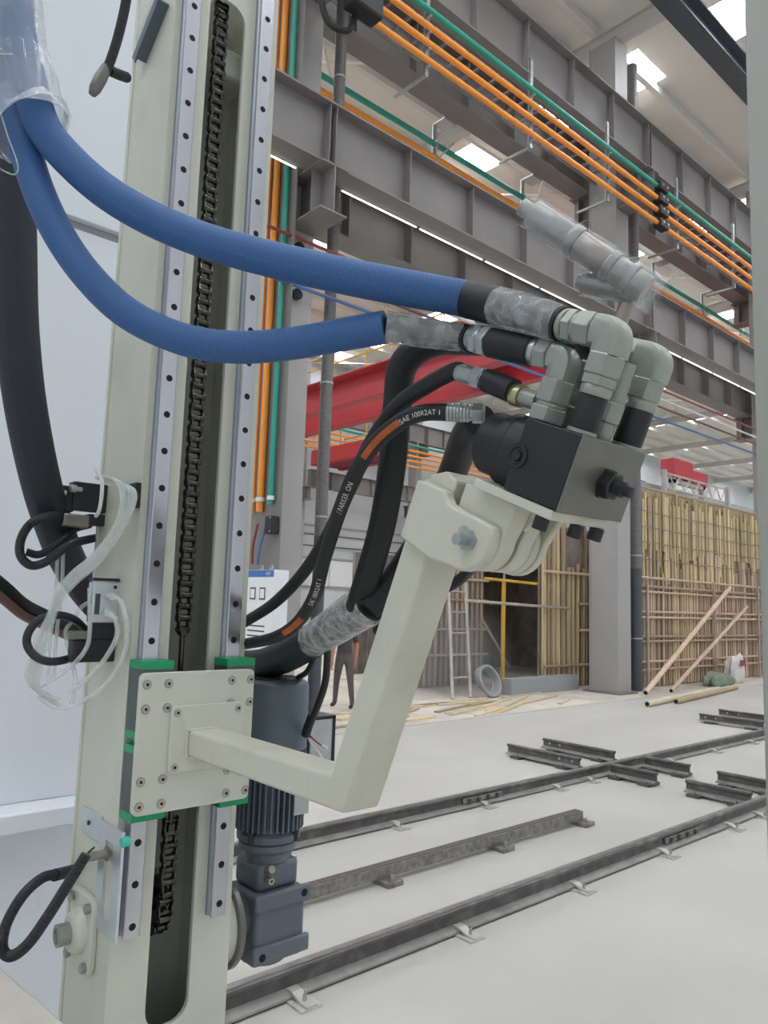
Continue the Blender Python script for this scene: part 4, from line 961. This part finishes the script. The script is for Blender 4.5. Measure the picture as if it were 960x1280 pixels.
# film gathering both blue hoses at the top left
gf = thing('film_wrap', 'clear stretch film gathering the blue hoses beside the dark trunk hose', 'plastic film', P(20,60,1.14))
cp = [P(8,-40,1.135), P(12,20,1.135), P(17,62,1.135), P(25,100,1.135), P(33,150,1.135), P(39,161,1.135)]
part('film', MB().tube(spline(cp,6), [ .048+.018*max(0,(k-14)/16) for k in range(31)], 24, False, wob=.03), M_FILM3, gf, smooth=60)
part('tie_band', MB().tube([P(14+math.cos(t*.5)*21, 64+math.sin(t*.5)*4, 1.13-.03*math.sin(t*.5)) for t in range(14)],.0012,6), M_GALV, gf)
part('loose_loop', MB().tube(spline([P(-5,120,1.08),P(8,165,1.08),P(22,205,1.08),P(18,218,1.08),P(2,212,1.08),P(-8,205,1.08)]),.0011,6), M_CLEAR, gf)
# dark trunk hose hanging at the left, going behind the mast
dk = thing('trunk_hose', 'thick black braided trunk hose hanging left of the mast', 'hose', P(30,400,1.5))
tp = spline([P(14,-40,1.45), P(16,150,1.45), P(18,300,1.47), P(22,420,1.5), P(36,530,1.56), P(62,640,1.68), P(96,720,1.86), P(150,780,2.05), P(230,822,2.12), P(310,832,2.02), P(352,822,1.9), P(392,800,1.75)], 12)
part('sleeve', MB().tube(tp, .041, 26), M_BLKBRAID, dk)
tb = tp[-1]
te = P(470,748,1.42)
wrap(dk, tb, te, .040, .043, M_FILM4, seg=24, wob=.012)
part('film_core', MB().tube([tp[-2], tb, tb.lerp(te,.5), te], .0375, 22), M_RUBBER, dk)
# two black hoses rising from the wrap to the head
t, pth, _ = hose('black_hose', 'thick black hose rising from the film wrap behind the lower blue hose', [tb.lerp(te,.7), P(452,745,1.42), P(477,660,1.36), P(491,575,1.30), P(497,500,1.26), P(505,455,1.24), P(540,428,1.22), P(600,425,1.18), P(680,430,1.12), P(745,440,1.09), e2+HY*.03, e2], .0245, M_RUBBER, 'black hoses to the head')
t, pth, _ = hose('black_hose', 'black hose rising behind the arm into the swivel housing', [te+V((-.02,0,-.02)), P(497,718,1.42), P(540,650,1.38), P(566,590,1.32), P(583,545,1.22), P(600,525,1.14)], .0255, M_RUBBER, 'black hoses to the head')
t, pth, _ = hose('black_hose', 'black hose end hanging below the clevis behind the arm', [P(470,790,1.45), P(530,750,1.40), P(575,724,1.35), P(592,700,1.28), P(600,660,1.2)], .010, M_RUBBER, 'black hoses to the head')
# hose with brass end (upper thin one)
g0 = HL(.774,.634,.0165); gx = HL(.77,.676,.020); g1 = HL(.77,.728,.024); g2 = HL(.775,.79,.022)
ha = thing('black_hose', 'thin plain black hose arching to the brass-ended coupling', 'hose', P(450,560,1.3), 'thin black hoses')
stack(ha, g0, HY, [('cyl',.027,.0125,M_FIT,'neck'),('cyl',.016,.0155,M_BRASS,'brass_ring')])
part('coupling_sleeve', MB().tube([gx, g1], .0165, 22), M_RUBBER, ha)
pe = stack(ha, g1, HY, [('cyl',.006,.013,M_ZINC,'neck'),('hex',.018,.0165,M_ZINC,'hex_nut'),('cyl',.004,.013,M_ZINC,'neck'),('rib',.028,.0135,M_ZINC,'crimp_ferrule')])
pa = spline([pe-HY*.004, pe+HY*.012, P(530,484,1.12), P(497,508,1.16), P(465,552,1.22), P(437,610,1.30), P(412,665,1.40), P(380,715,1.52), P(345,752,1.66), P(312,774,1.80), P(280,792,1.95)], 14)
part('hose_body', MB().tube(pa, .0128, 18), M_RUBBER, ha)
# printed hose (lower thin one)
hbp = thing('black_hose', 'thin black hose with orange stripe and white print', 'hose', P(450,600,1.25), 'thin black hoses')
k0 = P(606,517,1.09); k1 = P(551,515,1.10); kd = (k1-k0).normalized()
ke = stack(hbp, k0, kd, [('hex',.018,.0155,M_ZINC,'hex_nut'),('cyl',.004,.0115,M_ZINC,'neck'),('rib',.034,.0135,M_ZINC,'crimp_ferrule')])
pb = spline([ke-kd*.004, P(530,516,1.115), P(503,526,1.13), P(470,553,1.16), P(445,590,1.21), P(424,640,1.28), P(405,700,1.36), P(393,745,1.43), P(372,778,1.52), P(345,796,1.62), P(312,804,1.74), P(280,808,1.9)], 16)
part('hose_body', MB().tube(pb, .0128, 18), M_RUBBER, hbp)
text_on_path('print', 'SAE 100R2AT 1', list(reversed(pb)), sum((pb[i+1]-pb[i]).length for i in range(len(pb)-1))-.076, .0128, .0105, M_INK, hbp)
stripe_on_path('orange_stripe', pb, .075, .165, .0128, .010, -.001, M_OSTRIPE, hbp)
text_on_path('print', '/ PARKER  ON', list(reversed(pb)), sum((pb[i+1]-pb[i]).length for i in range(len(pb)-1))-.30, .0128, .0125, M_INK, hbp)
text_on_path('print', 'SAE 100R2AT 1', list(reversed(pb)), sum((pb[i+1]-pb[i]).length for i in range(len(pb)-1))-.55, .0128, .0125, M_INK, hbp)
stripe_on_path('orange_stripe', pb, .60, .72, .0128, .012, 0, M_OSTRIPE, hbp)
# film-wrapped pipe swivel above the head
sw = thing('wrapped_swivel', 'film-wrapped pipe swivel sticking up behind the tall elbows', 'pipe fitting', P(785,395,1.12))
s0, s1 = P(652,258,1.12), P(822,372,1.06); sd = (s1-s0).normalized()
Ls = (s1-s0).length
cur = s0
stack(sw, s0, sd, [('cyl',.020,.013,M_SWIV,'end_stub'),('cyl',Ls*.28,.0205,M_SWIV,'barrel'),('cyl',Ls*.06,.0235,M_SWIV,'collar'),('cyl',Ls*.22,.0205,M_SENS,'barrel'),('cyl',Ls*.05,.0225,M_SWIV,'collar'),('cyl',Ls*.09,.020,M_SWIV,'barrel'),('cyl',Ls*.04,.0235,M_SWIV,'collar'),('cyl',Ls*.1,.0205,M_SWIV,'barrel')])
w0, w1 = P(722,352,1.12), P(800,366,1.08); wd = (w1-w0).normalized()
stack(sw, w0, wd, [('cyl',.008,.011,M_SWIV,'end_stub'),('cyl',.052,.0165,M_SWIV,'branch'),('cyl',.024,.019,M_SWIV,'collar')])
stack(sw, P(786,372,1.09), HZ*-1, [('cyl',.06,.011,M_SENS,'stem'),('cyl',.22,.011,M_SENS,'stem')])
wrap(sw, s0+sd*.012, s1, .0235, .0275, M_FILM, wob=.03, seg=14); wrap(sw, w0+wd*.004, w1+wd*.01, .019, .021, M_FILM, wob=.03)
part('tangled_wire', MB().tube(spline([P(780,408,1.1),P(786,430,1.12),P(775,445,1.1),P(782,470,1.1),P(772,490,1.1),P(780,520,1.1)]),.0016,6), M_CLEAR, sw)
# ------------------------------------------------------------------ gear motor
GX, GY = 1.10, 1.63
gm = thing('gear_motor', 'slate grey finned motor standing on a worm gearbox beside the mast', 'motor', (GX,GY,1.03))
part('fan_cover', MB().lathe((GX,GY,1.53),(0,0,1),[(0,.086),(.148,.086),(.160,.082),(.168,.07),(.168,.0)],40), M_MOTOR, gm)
part('fan_grille', MB().lathe((GX,GY,1.6985),(0,0,1),[(0,.068),(.003,.068),(.003,.05),(.0015,.05),(.0015,.03),(.003,.03),(.003,.012)],32), M_BLOCKB, gm)
part('stator_core', MB().lathe((GX,GY,1.335),(0,0,1),[(0,.066),(.195,.066)],36), M_MOTOR, gm)
fm = MB().box((.062,-.0022,0),(.086,.0022,.185)).mesh('cooling_fin', smooth=0); setm(fm, M_MOTOR)
for k in range(36):
    inst('cooling_fin', fm, gm, (GX,GY,1.342), Matrix.Rotation(k*2*math.pi/36, 3, 'Z'))
part('end_shield', MB().lathe((GX,GY,1.31),(0,0,1),[(0,.07),(.006,.078),(.02,.078),(.026,.07)],36), M_MOTOR, gm)
part('name_plate', MB().box((GX+.012,GY-.0885,1.38),(GX+.055,GY-.0845,1.48)), M_GALV, gm, smooth=0)
for k in range(4):
    a_ = math.radians(25+90*k); part('foot_bolt', MB().cyl((GX+.077*math.cos(a_),GY+.077*math.sin(a_),1.315),(GX+.077*math.cos(a_),GY+.077*math.sin(a_),1.345),.008,n=6), M_BLOCKB, gm)
part('input_flange', MB().lathe((GX,GY,1.265),(0,0,1),[(0,.058),(.02,.06),(.03,.072),(.044,.072)],32), M_GEAR, gm)
gb = part('gearbox', MB().box((GX-.072,GY-.070,1.045),(GX+.072,GY+.066,1.205)).box((GX-.058,GY-.055,1.205),(GX+.058,GY+.055,1.268)), M_GEAR, gm, bevel=.012, seg=3)
for z in (1.075,1.19): part('mounting_rib', MB().box((GX-.080,GY-.082,z-.02),(GX+.080,GY-.066,z+.02)), M_GEAR, gb, bevel=.006)
for dx, z in ((-.055,1.072),(.058,1.192)): part('mounting_hole', MB().cyl((GX+dx,GY-.0826,z),(GX+dx,GY-.0815,z),.009,n=14), M_HOLE, gb)
part('bottom_cover', MB().lathe((GX,GY,1.03),(0,0,1),[(0,.045),(.006,.055),(.02,.056)],28), M_GEAR, gb)
part('vent_plug', MB().cyl((GX-.035,GY-.056,1.255),(GX-.035,GY-.075,1.262),.009,n=10), M_BRASS, gb)
part('vent_plug', MB().lathe((GX-.035,GY-.06,1.235),(0,-1,0),[(0,.008),(.016,.008),(.016,.004),(.006,.004)],12), M_BOLT, gb)
of = part('output_flange', MB().lathe((MX1+.048,GY,1.145),(1,0,0),[(0,.062),(.01,.058),(.04,.05),(.06,.05)],44), M_GEAR, gm)
part('adapter_ring', MB().lathe((MX1+.030,GY,1.145),(1,0,0),[(0,.100),(.003,.104),(.015,.104),(.018,.100)],56), M_BLOCKG, gm, label='grey rimmed round flange')
part('adapter_hub', MB().lathe((MX1,GY,1.145),(1,0,0),[(0,.088),(.030,.092)],48), M_CREAM, gm)
tbx = part('terminal_box', MB().box((GX+.082,GY-.03,1.475),(GX+.175,GY+.045,1.60)), M_MOTOR, gm, bevel=.006, label='open terminal box')
part('gasket', MB().box((GX+.084,GY-.034,1.477),(GX+.173,GY-.030,1.485)).box((GX+.084,GY-.034,1.590),(GX+.173,GY-.030,1.598)).box((GX+.084,GY-.034,1.477),(GX+.092,GY-.030,1.598)).box((GX+.165,GY-.034,1.477),(GX+.173,GY-.030,1.598)), M_RUBBER, tbx, smooth=0)
part('inner_face', MB().box((GX+.092,GY-.0315,1.485),(GX+.165,GY-.0305,1.590)), M_GALV, tbx, smooth=0)
mc = thing('motor_cable', 'black motor cable dropping from the trunk hose into the terminal box', 'cable', P(395,860,1.82))
part('cable', MB().tube(spline([P(410,800,1.68), P(407,850,1.75), P(396,885,1.80), P(386,908,1.83)]), .0085, 12), M_RUBBER, mc)
part('boot', MB().tube([P(391,893,1.82), P(386,906,1.835), P(382,918,1.85)], .0115, 14), M_RUBBER, mc)
part('core_wire', MB().tube(spline([P(383,916,1.85), P(388,928,1.845), P(396,940,1.84)]), .0022, 6), M_BAG, mc); part('core_wire', MB().tube(spline([P(384,916,1.85), P(394,926,1.845), P(405,934,1.84)]), .0022, 6), M_WIRER, mc)
part('wire_end', MB().cyl(P(396,939,1.84), P(404,950,1.83), .004, n=8), M_BAG, mc); part('wire_end', MB().cyl(P(403,932,1.84), P(409,936,1.83), .0038, n=8), M_BAG, mc)
sc = thing('motor_cable', 'thin black side cable looping from the trunk hose behind the motor', 'cable', P(370,850,1.9))
part('cable', MB().tube(spline([P(398,808,1.72), P(385,838,1.8), P(372,848,1.9), P(368,860,1.95), P(362,885,2.0)]), .007, 10), M_RUBBER, sc)
# ------------------------------------------------------------------ limit switch bracket and cable, low on the mast
sb = thing('sensor_bracket', 'slotted aluminium bracket bolted to the mast side', 'bracket', (MX0-.02,1.55,1.25))
yA, yB, zT = 1.70, 1.475, 1.44
part('foot_plate', MB().box((MX0-.006,1.595,1.385),(MX0,1.70,1.437)), M_ALU, sb, bevel=.001)
part('slot_plate', MB().box((MX0-.006,1.485,1.225),(MX0,1.522,1.432)).box((MX0-.006,1.562,1.225),(MX0,1.594,1.432)).box((MX0-.006,1.522,1.40),(MX0,1.562,1.432)).box((MX0-.006,1.522,1.225),(MX0,1.562,1.25)), M_ALU, sb, smooth=0)
part('foot_screw', MB().cyl((MX0-.009,1.655,1.412),(MX0-.006,1.655,1.412),.005,n=10), M_BLOCKB, sb)
sn = thing('proximity_sensor', 'steel barrel proximity sensor with a teal tip in the slotted bracket', 'sensor', (MX0-.03,1.54,1.37))
sa_, sb_ = P(118,1059,1.40), P(152,1053,1.44)
SY, SZ_ = 1.545, 1.378
part('barrel', MB().lathe((MX0-.062,SY,SZ_),(1,0,0),[(0,.0075),(.002,.009),(.052,.009),(.054,.009)],20), M_SENS, sn)
part('lock_nut', MB().lathe((MX0-.012,SY,SZ_),(1,0,0),[(0,.0145),(.005,.0145)],6), M_SENS, sn)
part('tip', MB().cyl(P(152,1054,1.452), P(161,1051,1.462), .0095, n=18), M_TEALTIP, sn, label='teal sensing tip')
def corr(path, r, pitch=.0035):
    out = []; L = 0.
    rr = []
    pts = []
    tot = sum((path[i+1]-path[i]).length for i in range(len(path)-1)); n = int(tot/pitch)*2
    cum = [0.]
    for i in range(1, len(path)): cum.append(cum[-1]+(path[i]-path[i-1]).length)
    j = 0
    for k in range(n+1):
        s = tot*k/n
        while j < len(path)-2 and cum[j+1] < s: j += 1
        pts.append(path[j].lerp(path[j+1], (s-cum[j])/max(1e-6, cum[j+1]-cum[j]))); rr.append(r if k % 2 else r*.9)
    return MB().tube(pts, rr, 12)
scb = thing('sensor_cable', 'black corrugated cable looping from the proximity sensor', 'cable', P(30,1150,1.4))
part('conduit', corr(spline([P(108,1068,1.40), P(85,1105,1.38), P(60,1145,1.37), P(35,1180,1.37), P(14,1195,1.38), P(3,1185,1.39), P(8,1155,1.41), P(28,1120,1.46), P(52,1098,1.53), P(72,1092,1.60)], 12), .0105), M_CORR, scb)
part('gland', MB().cyl(P(68,1094,1.58), P(92,1088,1.66), .0125, n=14), M_BLACKP, scb); part('gland', MB().cyl(P(92,1088,1.66), P(110,1084,1.74), .010, n=14), M_BLACKP, scb)
part('lead', MB().tube([P(118,1059,1.41), P(110,1066,1.40)], .002, 6), M_BLACKP, scb)
# upper limit bracket and corrugated cable
ul = thing('cable_stub', 'black corrugated cable with a grey end hanging beside the mast top', 'cable', P(130,90,1.6))
part('conduit', corr(spline([P(162,-30,1.62), P(156,10,1.62), P(145,55,1.62), P(133,88,1.62), P(124,100,1.62)], 12), .0105), M_CORR, ul)
part('end_cap', MB().lathe(P(133,84,1.62), P(112,124,1.6)-P(133,84,1.62), [(0,.0105),(.03,.0135),(.06,.0125),(.074,.008),(.076,.003)], 18), M_BLOCKG, ul)
part('gland', corr(spline([P(137,88,1.63), P(148,93,1.66), P(159,97,1.70)], 6), .0115, .008), M_BLACKP, ul)
ubr = thing('limit_bracket', 'dark angle bracket on the mast side near its top', 'bracket', onx(185,50,MX0))
u0, u1 = onx(176,75,MX0-.012), onx(205,2,MX0-.012)
part('angle_bar', MB().bar(u0, u1, .012, .03, V((1,0,0))).bar(u0+V((-.012,.012,0)), u1+V((-.012,.012,0)), .03, .004, V((1,0,0))), M_MOTOR, ubr, smooth=0)
q0, q1, q2, q3_ = onx(166,62,MX0-.003), onx(178,18,MX0-.003), onx(196,-10,MX0-.003), onx(182,70,MX0-.003)
part('film_scrap', MB().add([q0,q1,q2,q3_]+[q+V((.0015,0,0)) for q in (q0,q1,q2,q3_)], [(0,1,2,3),(7,6,5,4),(0,4,5,1),(1,5,6,2),(2,6,7,3),(3,7,4,0)]), M_CLEAR, ubr)
part('screw', MB().cyl(onx(177,50,MX0-.006), onx(177,50,MX0), .006, n=10), M_BLOCKB, ubr)
# ------------------------------------------------------------------ valves and air tubes on the mast side
YV1 = onx(134, 620, MX0).y; YV2 = onx(149, 755, MX0).y
v1 = thing('solenoid_valve', 'black solenoid valve with two silver screws on the mast side', 'valve', P(115,625,1.64))
def pbox(x0, y0, x1, y1, d0, d1, ):
    """box standing on the mast's left side: pixel corners at depth d0, running d1 metres along x"""
    a = P(x0, y0, d0); b = P(x1, y1, d0)
    return a, b
def fbox(px0, py0, px1, py1, t, yp=None):
    yp = onx(px1, (py0+py1)/2, MX0).y if yp is None else yp
    a = ony(px0, py0, yp); b = ony(px1, py1, yp)
    return MB().box((min(a.x,b.x), yp, min(a.z,b.z)), (max(a.x,b.x), yp+t, max(a.z,b.z)))
def sidebox(px0, py0, px1, py1, X_, w):
    a = onx(px0, py0, X_); b = onx(px1, py1, X_); return MB().box((X_, min(a.y,b.y), min(a.z,b.z)), (X_+w, max(a.y,b.y), max(a.z,b.z)))
part('coil', fbox(93, 601, 134, 641, .035, YV1), M_BLACKP, v1, bevel=.003)
part('body', fbox(78, 606, 92.5, 640, .03, YV1+.004), M_BLACKP, v1, bevel=.003)
part('mount', fbox(112, 642, 134, 658, .03, YV1+.003), M_BLACKP, v1, bevel=.002)
part('connector', fbox(80, 641, 111.5, 660, .03, YV1-.002), M_SENS, v1, bevel=.003, label='smoky clear connector')
for px, py in ((71,615),(91,611)): 
    c_ = ony(px, py, YV1-.004); part('screw', MB().lathe(c_+V((.02,0,0)), (-1,0,0), [(0,.006),(.012,.006),(.013,.0095),(.026,.0095),(.028,.006)], 12), M_ZINC, v1)
part('clip', sidebox(156, 606, 168, 634, MX0-.012, .012), M_BLACKP, v1, bevel=.001)
cl = thing('valve_cable', 'black corrugated cable looping out of the upper valve', 'cable', P(30,680,1.6))
part('conduit', corr(spline([onx(83,645,.60), P(60,645,1.60), P(38,655,1.60), P(26,675,1.59), P(26,695,1.585), P(40,707,1.59), P(62,700,1.60), P(85,682,1.64), P(112,674,1.74), P(145,668,1.84)], 10), .0098), M_CORR, cl)
part('conduit_return', corr(spline([P(33,690,1.61), P(50,693,1.62), P(72,680,1.65), P(92,662,1.72), P(112,656,1.80)], 8), .0088), M_CORR, cl)
v2 = thing('air_valve', 'silver air valve block with black base on the mast side', 'valve', P(130,765,1.62))
part('body', fbox(118, 727, 149, 778, .03, YV2), M_ALU, v2, bevel=.002)
part('top_cap', fbox(118, 722, 149.5, 727, .031, YV2-.0005), M_BLOCKB, v2, smooth=0)
part('coil', fbox(116, 779, 146, 799.5, .03, YV2+.002), M_BLACKP, v2, bevel=.003); part('base', fbox(92, 800, 143, 827, .03, YV2+.001), M_BLACKP, v2, bevel=.003)
part('plug', fbox(90, 789, 113, 799.5, .025, YV2-.004), M_BLOCKG, v2, bevel=.003)
for px, py in ((137,745),(131,766)): 
    c_ = ony(px, py, YV2); part('push_fitting', MB().cyl(c_, c_+V((0,-.018,0)), .0095, n=14), M_ALU, v2)
part('gauge_slot', fbox(120, 742, 124, 768, .002, YV2-.0015), M_GLASSD, v2, smooth=0); part('screw', fbox(143, 732, 146, 736, .002, YV2-.0015), M_HOLE, v2, smooth=0)
c2_ = thing('valve_cable', 'black cable ring hanging from the lower valve', 'cable', P(60,800,1.55))
part('conduit', MB().tube(spline([P(106,786,1.63), P(92,774,1.60), P(72,769,1.57), P(50,774,1.55), P(36,790,1.54), P(34,806,1.54), P(44,820,1.54), P(62,827,1.55), P(84,824,1.58), P(100,816,1.62)], 10), .0085, 14), M_CORR, c2_)
lb = thing('trunk_hose', 'black hose pair passing behind the air tubes at the left', 'hose', P(20,750,1.7))
part('hose_body', MB().tube(spline([P(-20,715,1.6), P(5,735,1.65), P(30,757,1.7), P(60,772,1.8), P(110,795,2.0)]), .016, 14), M_RUBBER, lb); part('hose_body', MB().tube(spline([P(-20,730,1.58), P(5,750,1.62), P(30,770,1.68), P(60,784,1.78), P(110,807,2.0)]), .010, 14), M_WIREN, lb)
# air tubes
def air(pts, label, r=.0042):
    return solo('air_tube', MB().tube(spline([P(*q) for q in pts], 10), r, 10), M_CLEAR, label, 'tube', 'clear air tubes on the mast')
for k in range(6):
    o_ = k*3.2
    air([(120+o_*.6,596+o_*.3,1.60), (140+o_,598+o_*.5,1.58), (150+o_*1.2,612+o_*.3,1.57), (150+o_*.9,640,1.56), (137+o_*.8,668,1.555), (115+o_*.6,695+o_*.5,1.55), (88+o_*.5,718+o_*.6,1.55), (72+o_*.5,740+o_*.4,1.55), (62+o_*.5,765,1.55), (46+o_*.6,800+o_,1.545), (34+o_*.8,840+o_,1.54), (40+o_*1.1,858+o_*.8,1.54), (60+o_,868+o_,1.545)], 'clear air tube in the bundle tied over the upper valve')
air([(137,745,1.575),(150,750,1.56),(158,775,1.55),(158,805,1.55),(148,835,1.55),(125,862,1.55),(95,880,1.55),(70,884,1.545),(48,870,1.54)], 'clear air tube from the valve block\'s upper port', .0056)
air([(131,766,1.575),(143,772,1.56),(146,795,1.55),(130,825,1.545),(105,852,1.545),(75,872,1.545),(50,868,1.54)], 'clear air tube from the valve block\'s lower port', .0052)
air([(118,750,1.6),(103,758,1.6),(92,775,1.6),(82,790,1.58),(88,820,1.58),(94,850,1.56),(90,880,1.55)], 'clear air tube hanging behind the lower valve', .0045)
air([(112,735,1.6),(112,790,1.57),(105,815,1.555),(80,840,1.55),(50,858,1.545)], 'clear air tube passing in front of the black valve base', .0048)
for dx, c in ((0,'first'),(7,'second')):
    solo('air_tube', MB().tube(spline([P(72+dx,690,1.72), P(70+dx,740,1.72), P(64+dx,790,1.72), P(60+dx,850,1.72)]), .0045, 8), M_CLEAR, 'straight clear tube hanging behind the air bundle, '+c, 'tube', 'clear air tubes on the mast')
solo('cable_tie', MB().tube(spline([P(119,585,1.575), P(127,600,1.565), P(127,620,1.56), P(124,638,1.565), P(120,645,1.59)]), .0042, 8), M_BAG, 'white cable tie around the air tube bundle', 'cable tie')
# near objects at the frame edges
gp0 = P(931, 0, 1.4); pz = onz(955, 845, 0)
pb_ = P(950, 640, 1.5)
edge = ony(946.5, 640, P(946.5,640,1.5).y)
solo('steel_post', MB().box((edge.x, edge.y-.12, 0), (edge.x+.12, edge.y, 3.6)).box((edge.x-.02, edge.y-.14, 0), (edge.x+.14, edge.y+.0, .012)), M_GREYPOST, 'plain grey steel post close by at the hall\'s open side', 'post', bevel=.006)
tq = onz(0, 1207, 1.25); tr_ = onz(84, 1280, 1.25)
dv = (tr_-tq).normalized(); nv = V((dv.y,-dv.x,0)); 
if nv.dot(V((0,0,0))-tq.xyz*V((1,1,0)).length) < 0 and nv.y > 0: nv = -nv
tb_ = thing('work_table', 'beige painted table corner in front of the mast foot', 'table', (tq.x,tq.y,0))
pa_, pb2 = tq-dv*.35, tr_+dv*.10
part('table_top', MB().add([pa_, pb2, pb2+nv*.4, pa_+nv*.4]+[q+V((0,0,-.04)) for q in (pa_, pb2, pb2+nv*.4, pa_+nv*.4)], [(0,1,2,3),(7,6,5,4),(0,4,5,1),(1,5,6,2),(2,6,7,3),(3,7,4,0)]), M_BEIGE, tb_, bevel=.006)
for a_, b_ in ((.06,.05),(.06,.35),(.94,.05),(.94,.35)):
    q = pa_.lerp(pb2, a_)+nv*b_; part('leg', MB().box((q.x-.02,q.y-.02,0),(q.x+.02,q.y+.02,1.21)), M_BEIGE, tb_)
# ------------------------------------------------------------------ worker
def person(loc, rz):
    J = {}
    Vx = [('pel',(0,0,.93),.145,None),('sp1',(0,0,1.08),.135,'pel'),('sp2',(0,.01,1.25),.15,'sp1'),('sp3',(0,.01,1.38),.135,'sp2'),('nk',(0,.02,1.47),.058,'sp3'),('hd0',(0,.03,1.545),.075,'nk'),('hd1',(0,.035,1.62),.092,'hd0'),('hd2',(0,.025,1.69),.07,'hd1'),('nose',(0,.125,1.59),.018,'hd0')]
    for s, n, sw_ in ((-1,'l',.16),(1,'r',-.16)):
        Vx += [('hip'+n,(s*.09,0,.88),.095,'pel'),('kn'+n,(s*.1,sw_*.55,.49+(.02 if s<0 else 0)),.062,'hip'+n),('an'+n,(s*.1,sw_*(.9 if s<0 else 1.35),.10),.043,'kn'+n),('toe'+n,(s*.11,sw_*(.9 if s<0 else 1.35)+.15,.04),.038,'an'+n)]
        Vx += [('sh'+n,(s*.17,.01,1.39),.07,'sp3'),('el'+n,(s*.24,-.02-sw_*.25,1.11),.045,'sh'+n),('wr'+n,(s*.25,.03-sw_*.45,.87),.03,'el'+n),('pa'+n,(s*.25,.04-sw_*.48,.80),.032,'wr'+n)]
        for q, (dx, L) in enumerate(((-.026,.065),(-.009,.075),(.009,.072),(.026,.058))):
            Vx += [('f%d'%q+n,(s*.25-.004,.04-sw_*.48+dx,.80-.035-L*.4),.0095,'pa'+n),('g%d'%q+n,(s*.245-s*.012,.045-sw_*.48+dx,.80-.035-L),.0085,'f%d'%q+n)]
        Vx += [('t0'+n,(s*.235,.085-sw_*.48,.80),.011,'pa'+n),('t1'+n,(s*.225,.10-sw_*.48,.76),.009,'t0'+n)]
    idx = {v[0]: i for i, v in enumerate(Vx)}
    me = bpy.data.meshes.new('person'); me.from_pydata([v[1] for v in Vx], [(idx[v[3]], i) for i, v in enumerate(Vx) if v[3]], [])
    o = bpy.data.objects.new('tmp', me); COL.objects.link(o)
    o.modifiers.new('s', 'SKIN'); sk_ = me.skin_vertices[0].data
    for i, v in enumerate(Vx): sk_[i].radius = (v[2], v[2]*(.75 if v[0][:2] in ('pe','sp') else 1)); sk_[i].use_root = (i == 0)
    o.modifiers.new('u', 'SUBSURF').levels = 2; o.modifiers['u'].render_levels = 2
    me2 = bpy.data.meshes.new_from_object(o.evaluated_get(bpy.context.evaluated_depsgraph_get())); bpy.data.objects.remove(o)
    me2.name = 'person'; me2.materials.clear(); setm(me2, [M_SKIN, M_SHIRT, M_TROU, M_BLACKP, M_CUFF])
    for p in me2.polygons:
        c = p.center; ar = abs(c.x) > .175
        if c.z < .09: i = 3
        elif c.z < .97 and not (ar and abs(c.x) > .19): i = 2
        elif c.z < 1.45 and not (ar and c.z < 1.16): i = 4 if (ar and c.z < 1.19) else 1
        else: i = 0
        p.material_index = i
    me2.shade_smooth()
    b = bpy.data.objects.new('person', me2); link(b, None, loc); b.rotation_euler = (0,0,rz)
    tag(b, 'worker in dark shirt and grey trousers walking past the formwork', 'person')
    hp = MB()
    hp.lathe((0,.015,1.60),(0,0,1),[(0,.098),(.05,.103),(.09,.09),(.118,.06),(.128,.01)],18)
    hm_ = hp.mesh('hair'); setm(hm_, M_HAIR); h = bpy.data.objects.new('hair', hm_); COL.objects.link(h); h.parent = b
    for v in hm_.vertices: 
        if v.co.y > .09: v.co.y = .09; v.co.z = max(v.co.z, 1.645)
    for s in (-1, 1):
        e_ = MB().lathe((s*.03,.105,1.615),(0,1,0),[(0,.012),(.006,.008)],10).mesh('eye'); setm(e_, M_HAIR); q = bpy.data.objects.new('eye', e_); COL.objects.link(q); q.parent = b
        e_ = MB().lathe((s*.088,.03,1.60),(s,0,0),[(0,.02),(.012,.026),(.016,.018)],10).mesh('ear'); setm(e_, M_SKIN); q = bpy.data.objects.new('ear', e_); COL.objects.link(q); q.parent = b
    e_ = MB().box((-.022,.1,1.553),(.022,.112,1.56)).mesh('mouth'); setm(e_, M_WIRER); q = bpy.data.objects.new('mouth', e_); COL.objects.link(q); q.parent = b
    return b
wp = onz(428, 887, -.03)
person(V((wp.x, wp.y, -.03)), math.radians(-18))

# ------------------------------------------------------------------ dust before the chamber
def vol(name, dens):
    m = bpy.data.materials.new(name); m.use_nodes = True; nt = m.node_tree; nt.nodes.remove(nt.nodes['Principled BSDF'])
    v = nt.nodes.new('ShaderNodeVolumeScatter'); v.inputs['Color'].default_value = (1,.98,.96,1); v.inputs['Anisotropy'].default_value = .2
    tc = nt.nodes.new('ShaderNodeTexCoord'); mp = nt.nodes.new('ShaderNodeMapping'); mp.inputs['Scale'].default_value = (2,2,2); mp.inputs['Location'].default_value = (-1,-1,-1)
    g = nt.nodes.new('ShaderNodeTexGradient'); g.gradient_type = 'SPHERICAL'; mu = nt.nodes.new('ShaderNodeMath'); mu.operation = 'MULTIPLY'; mu.inputs[1].default_value = dens
    nt.links.new(tc.outputs['Generated'], mp.inputs['Vector']); nt.links.new(mp.outputs['Vector'], g.inputs['Vector']); nt.links.new(g.outputs['Fac'], mu.inputs[0]); nt.links.new(mu.outputs[0], v.inputs['Density'])
    nt.links.new(v.outputs[0], nt.nodes['Material Output'].inputs['Volume']); return m
bm = bmesh.new(); bmesh.ops.create_uvsphere(bm, u_segments=24, v_segments=12, radius=1)
dm = MB().add([V((12.4+v.co.x*1.9, 11.4+v.co.y*1.0, .45+v.co.z*1.6)) for v in bm.verts if True], [tuple(v.index for v in f.verts) for f in bm.faces]); bm.free()
solo('dust_cloud', dm, vol('pale_dust', .7), 'pale dust cloud drifting before the slatted screen and chamber', 'dust', kind='stuff')
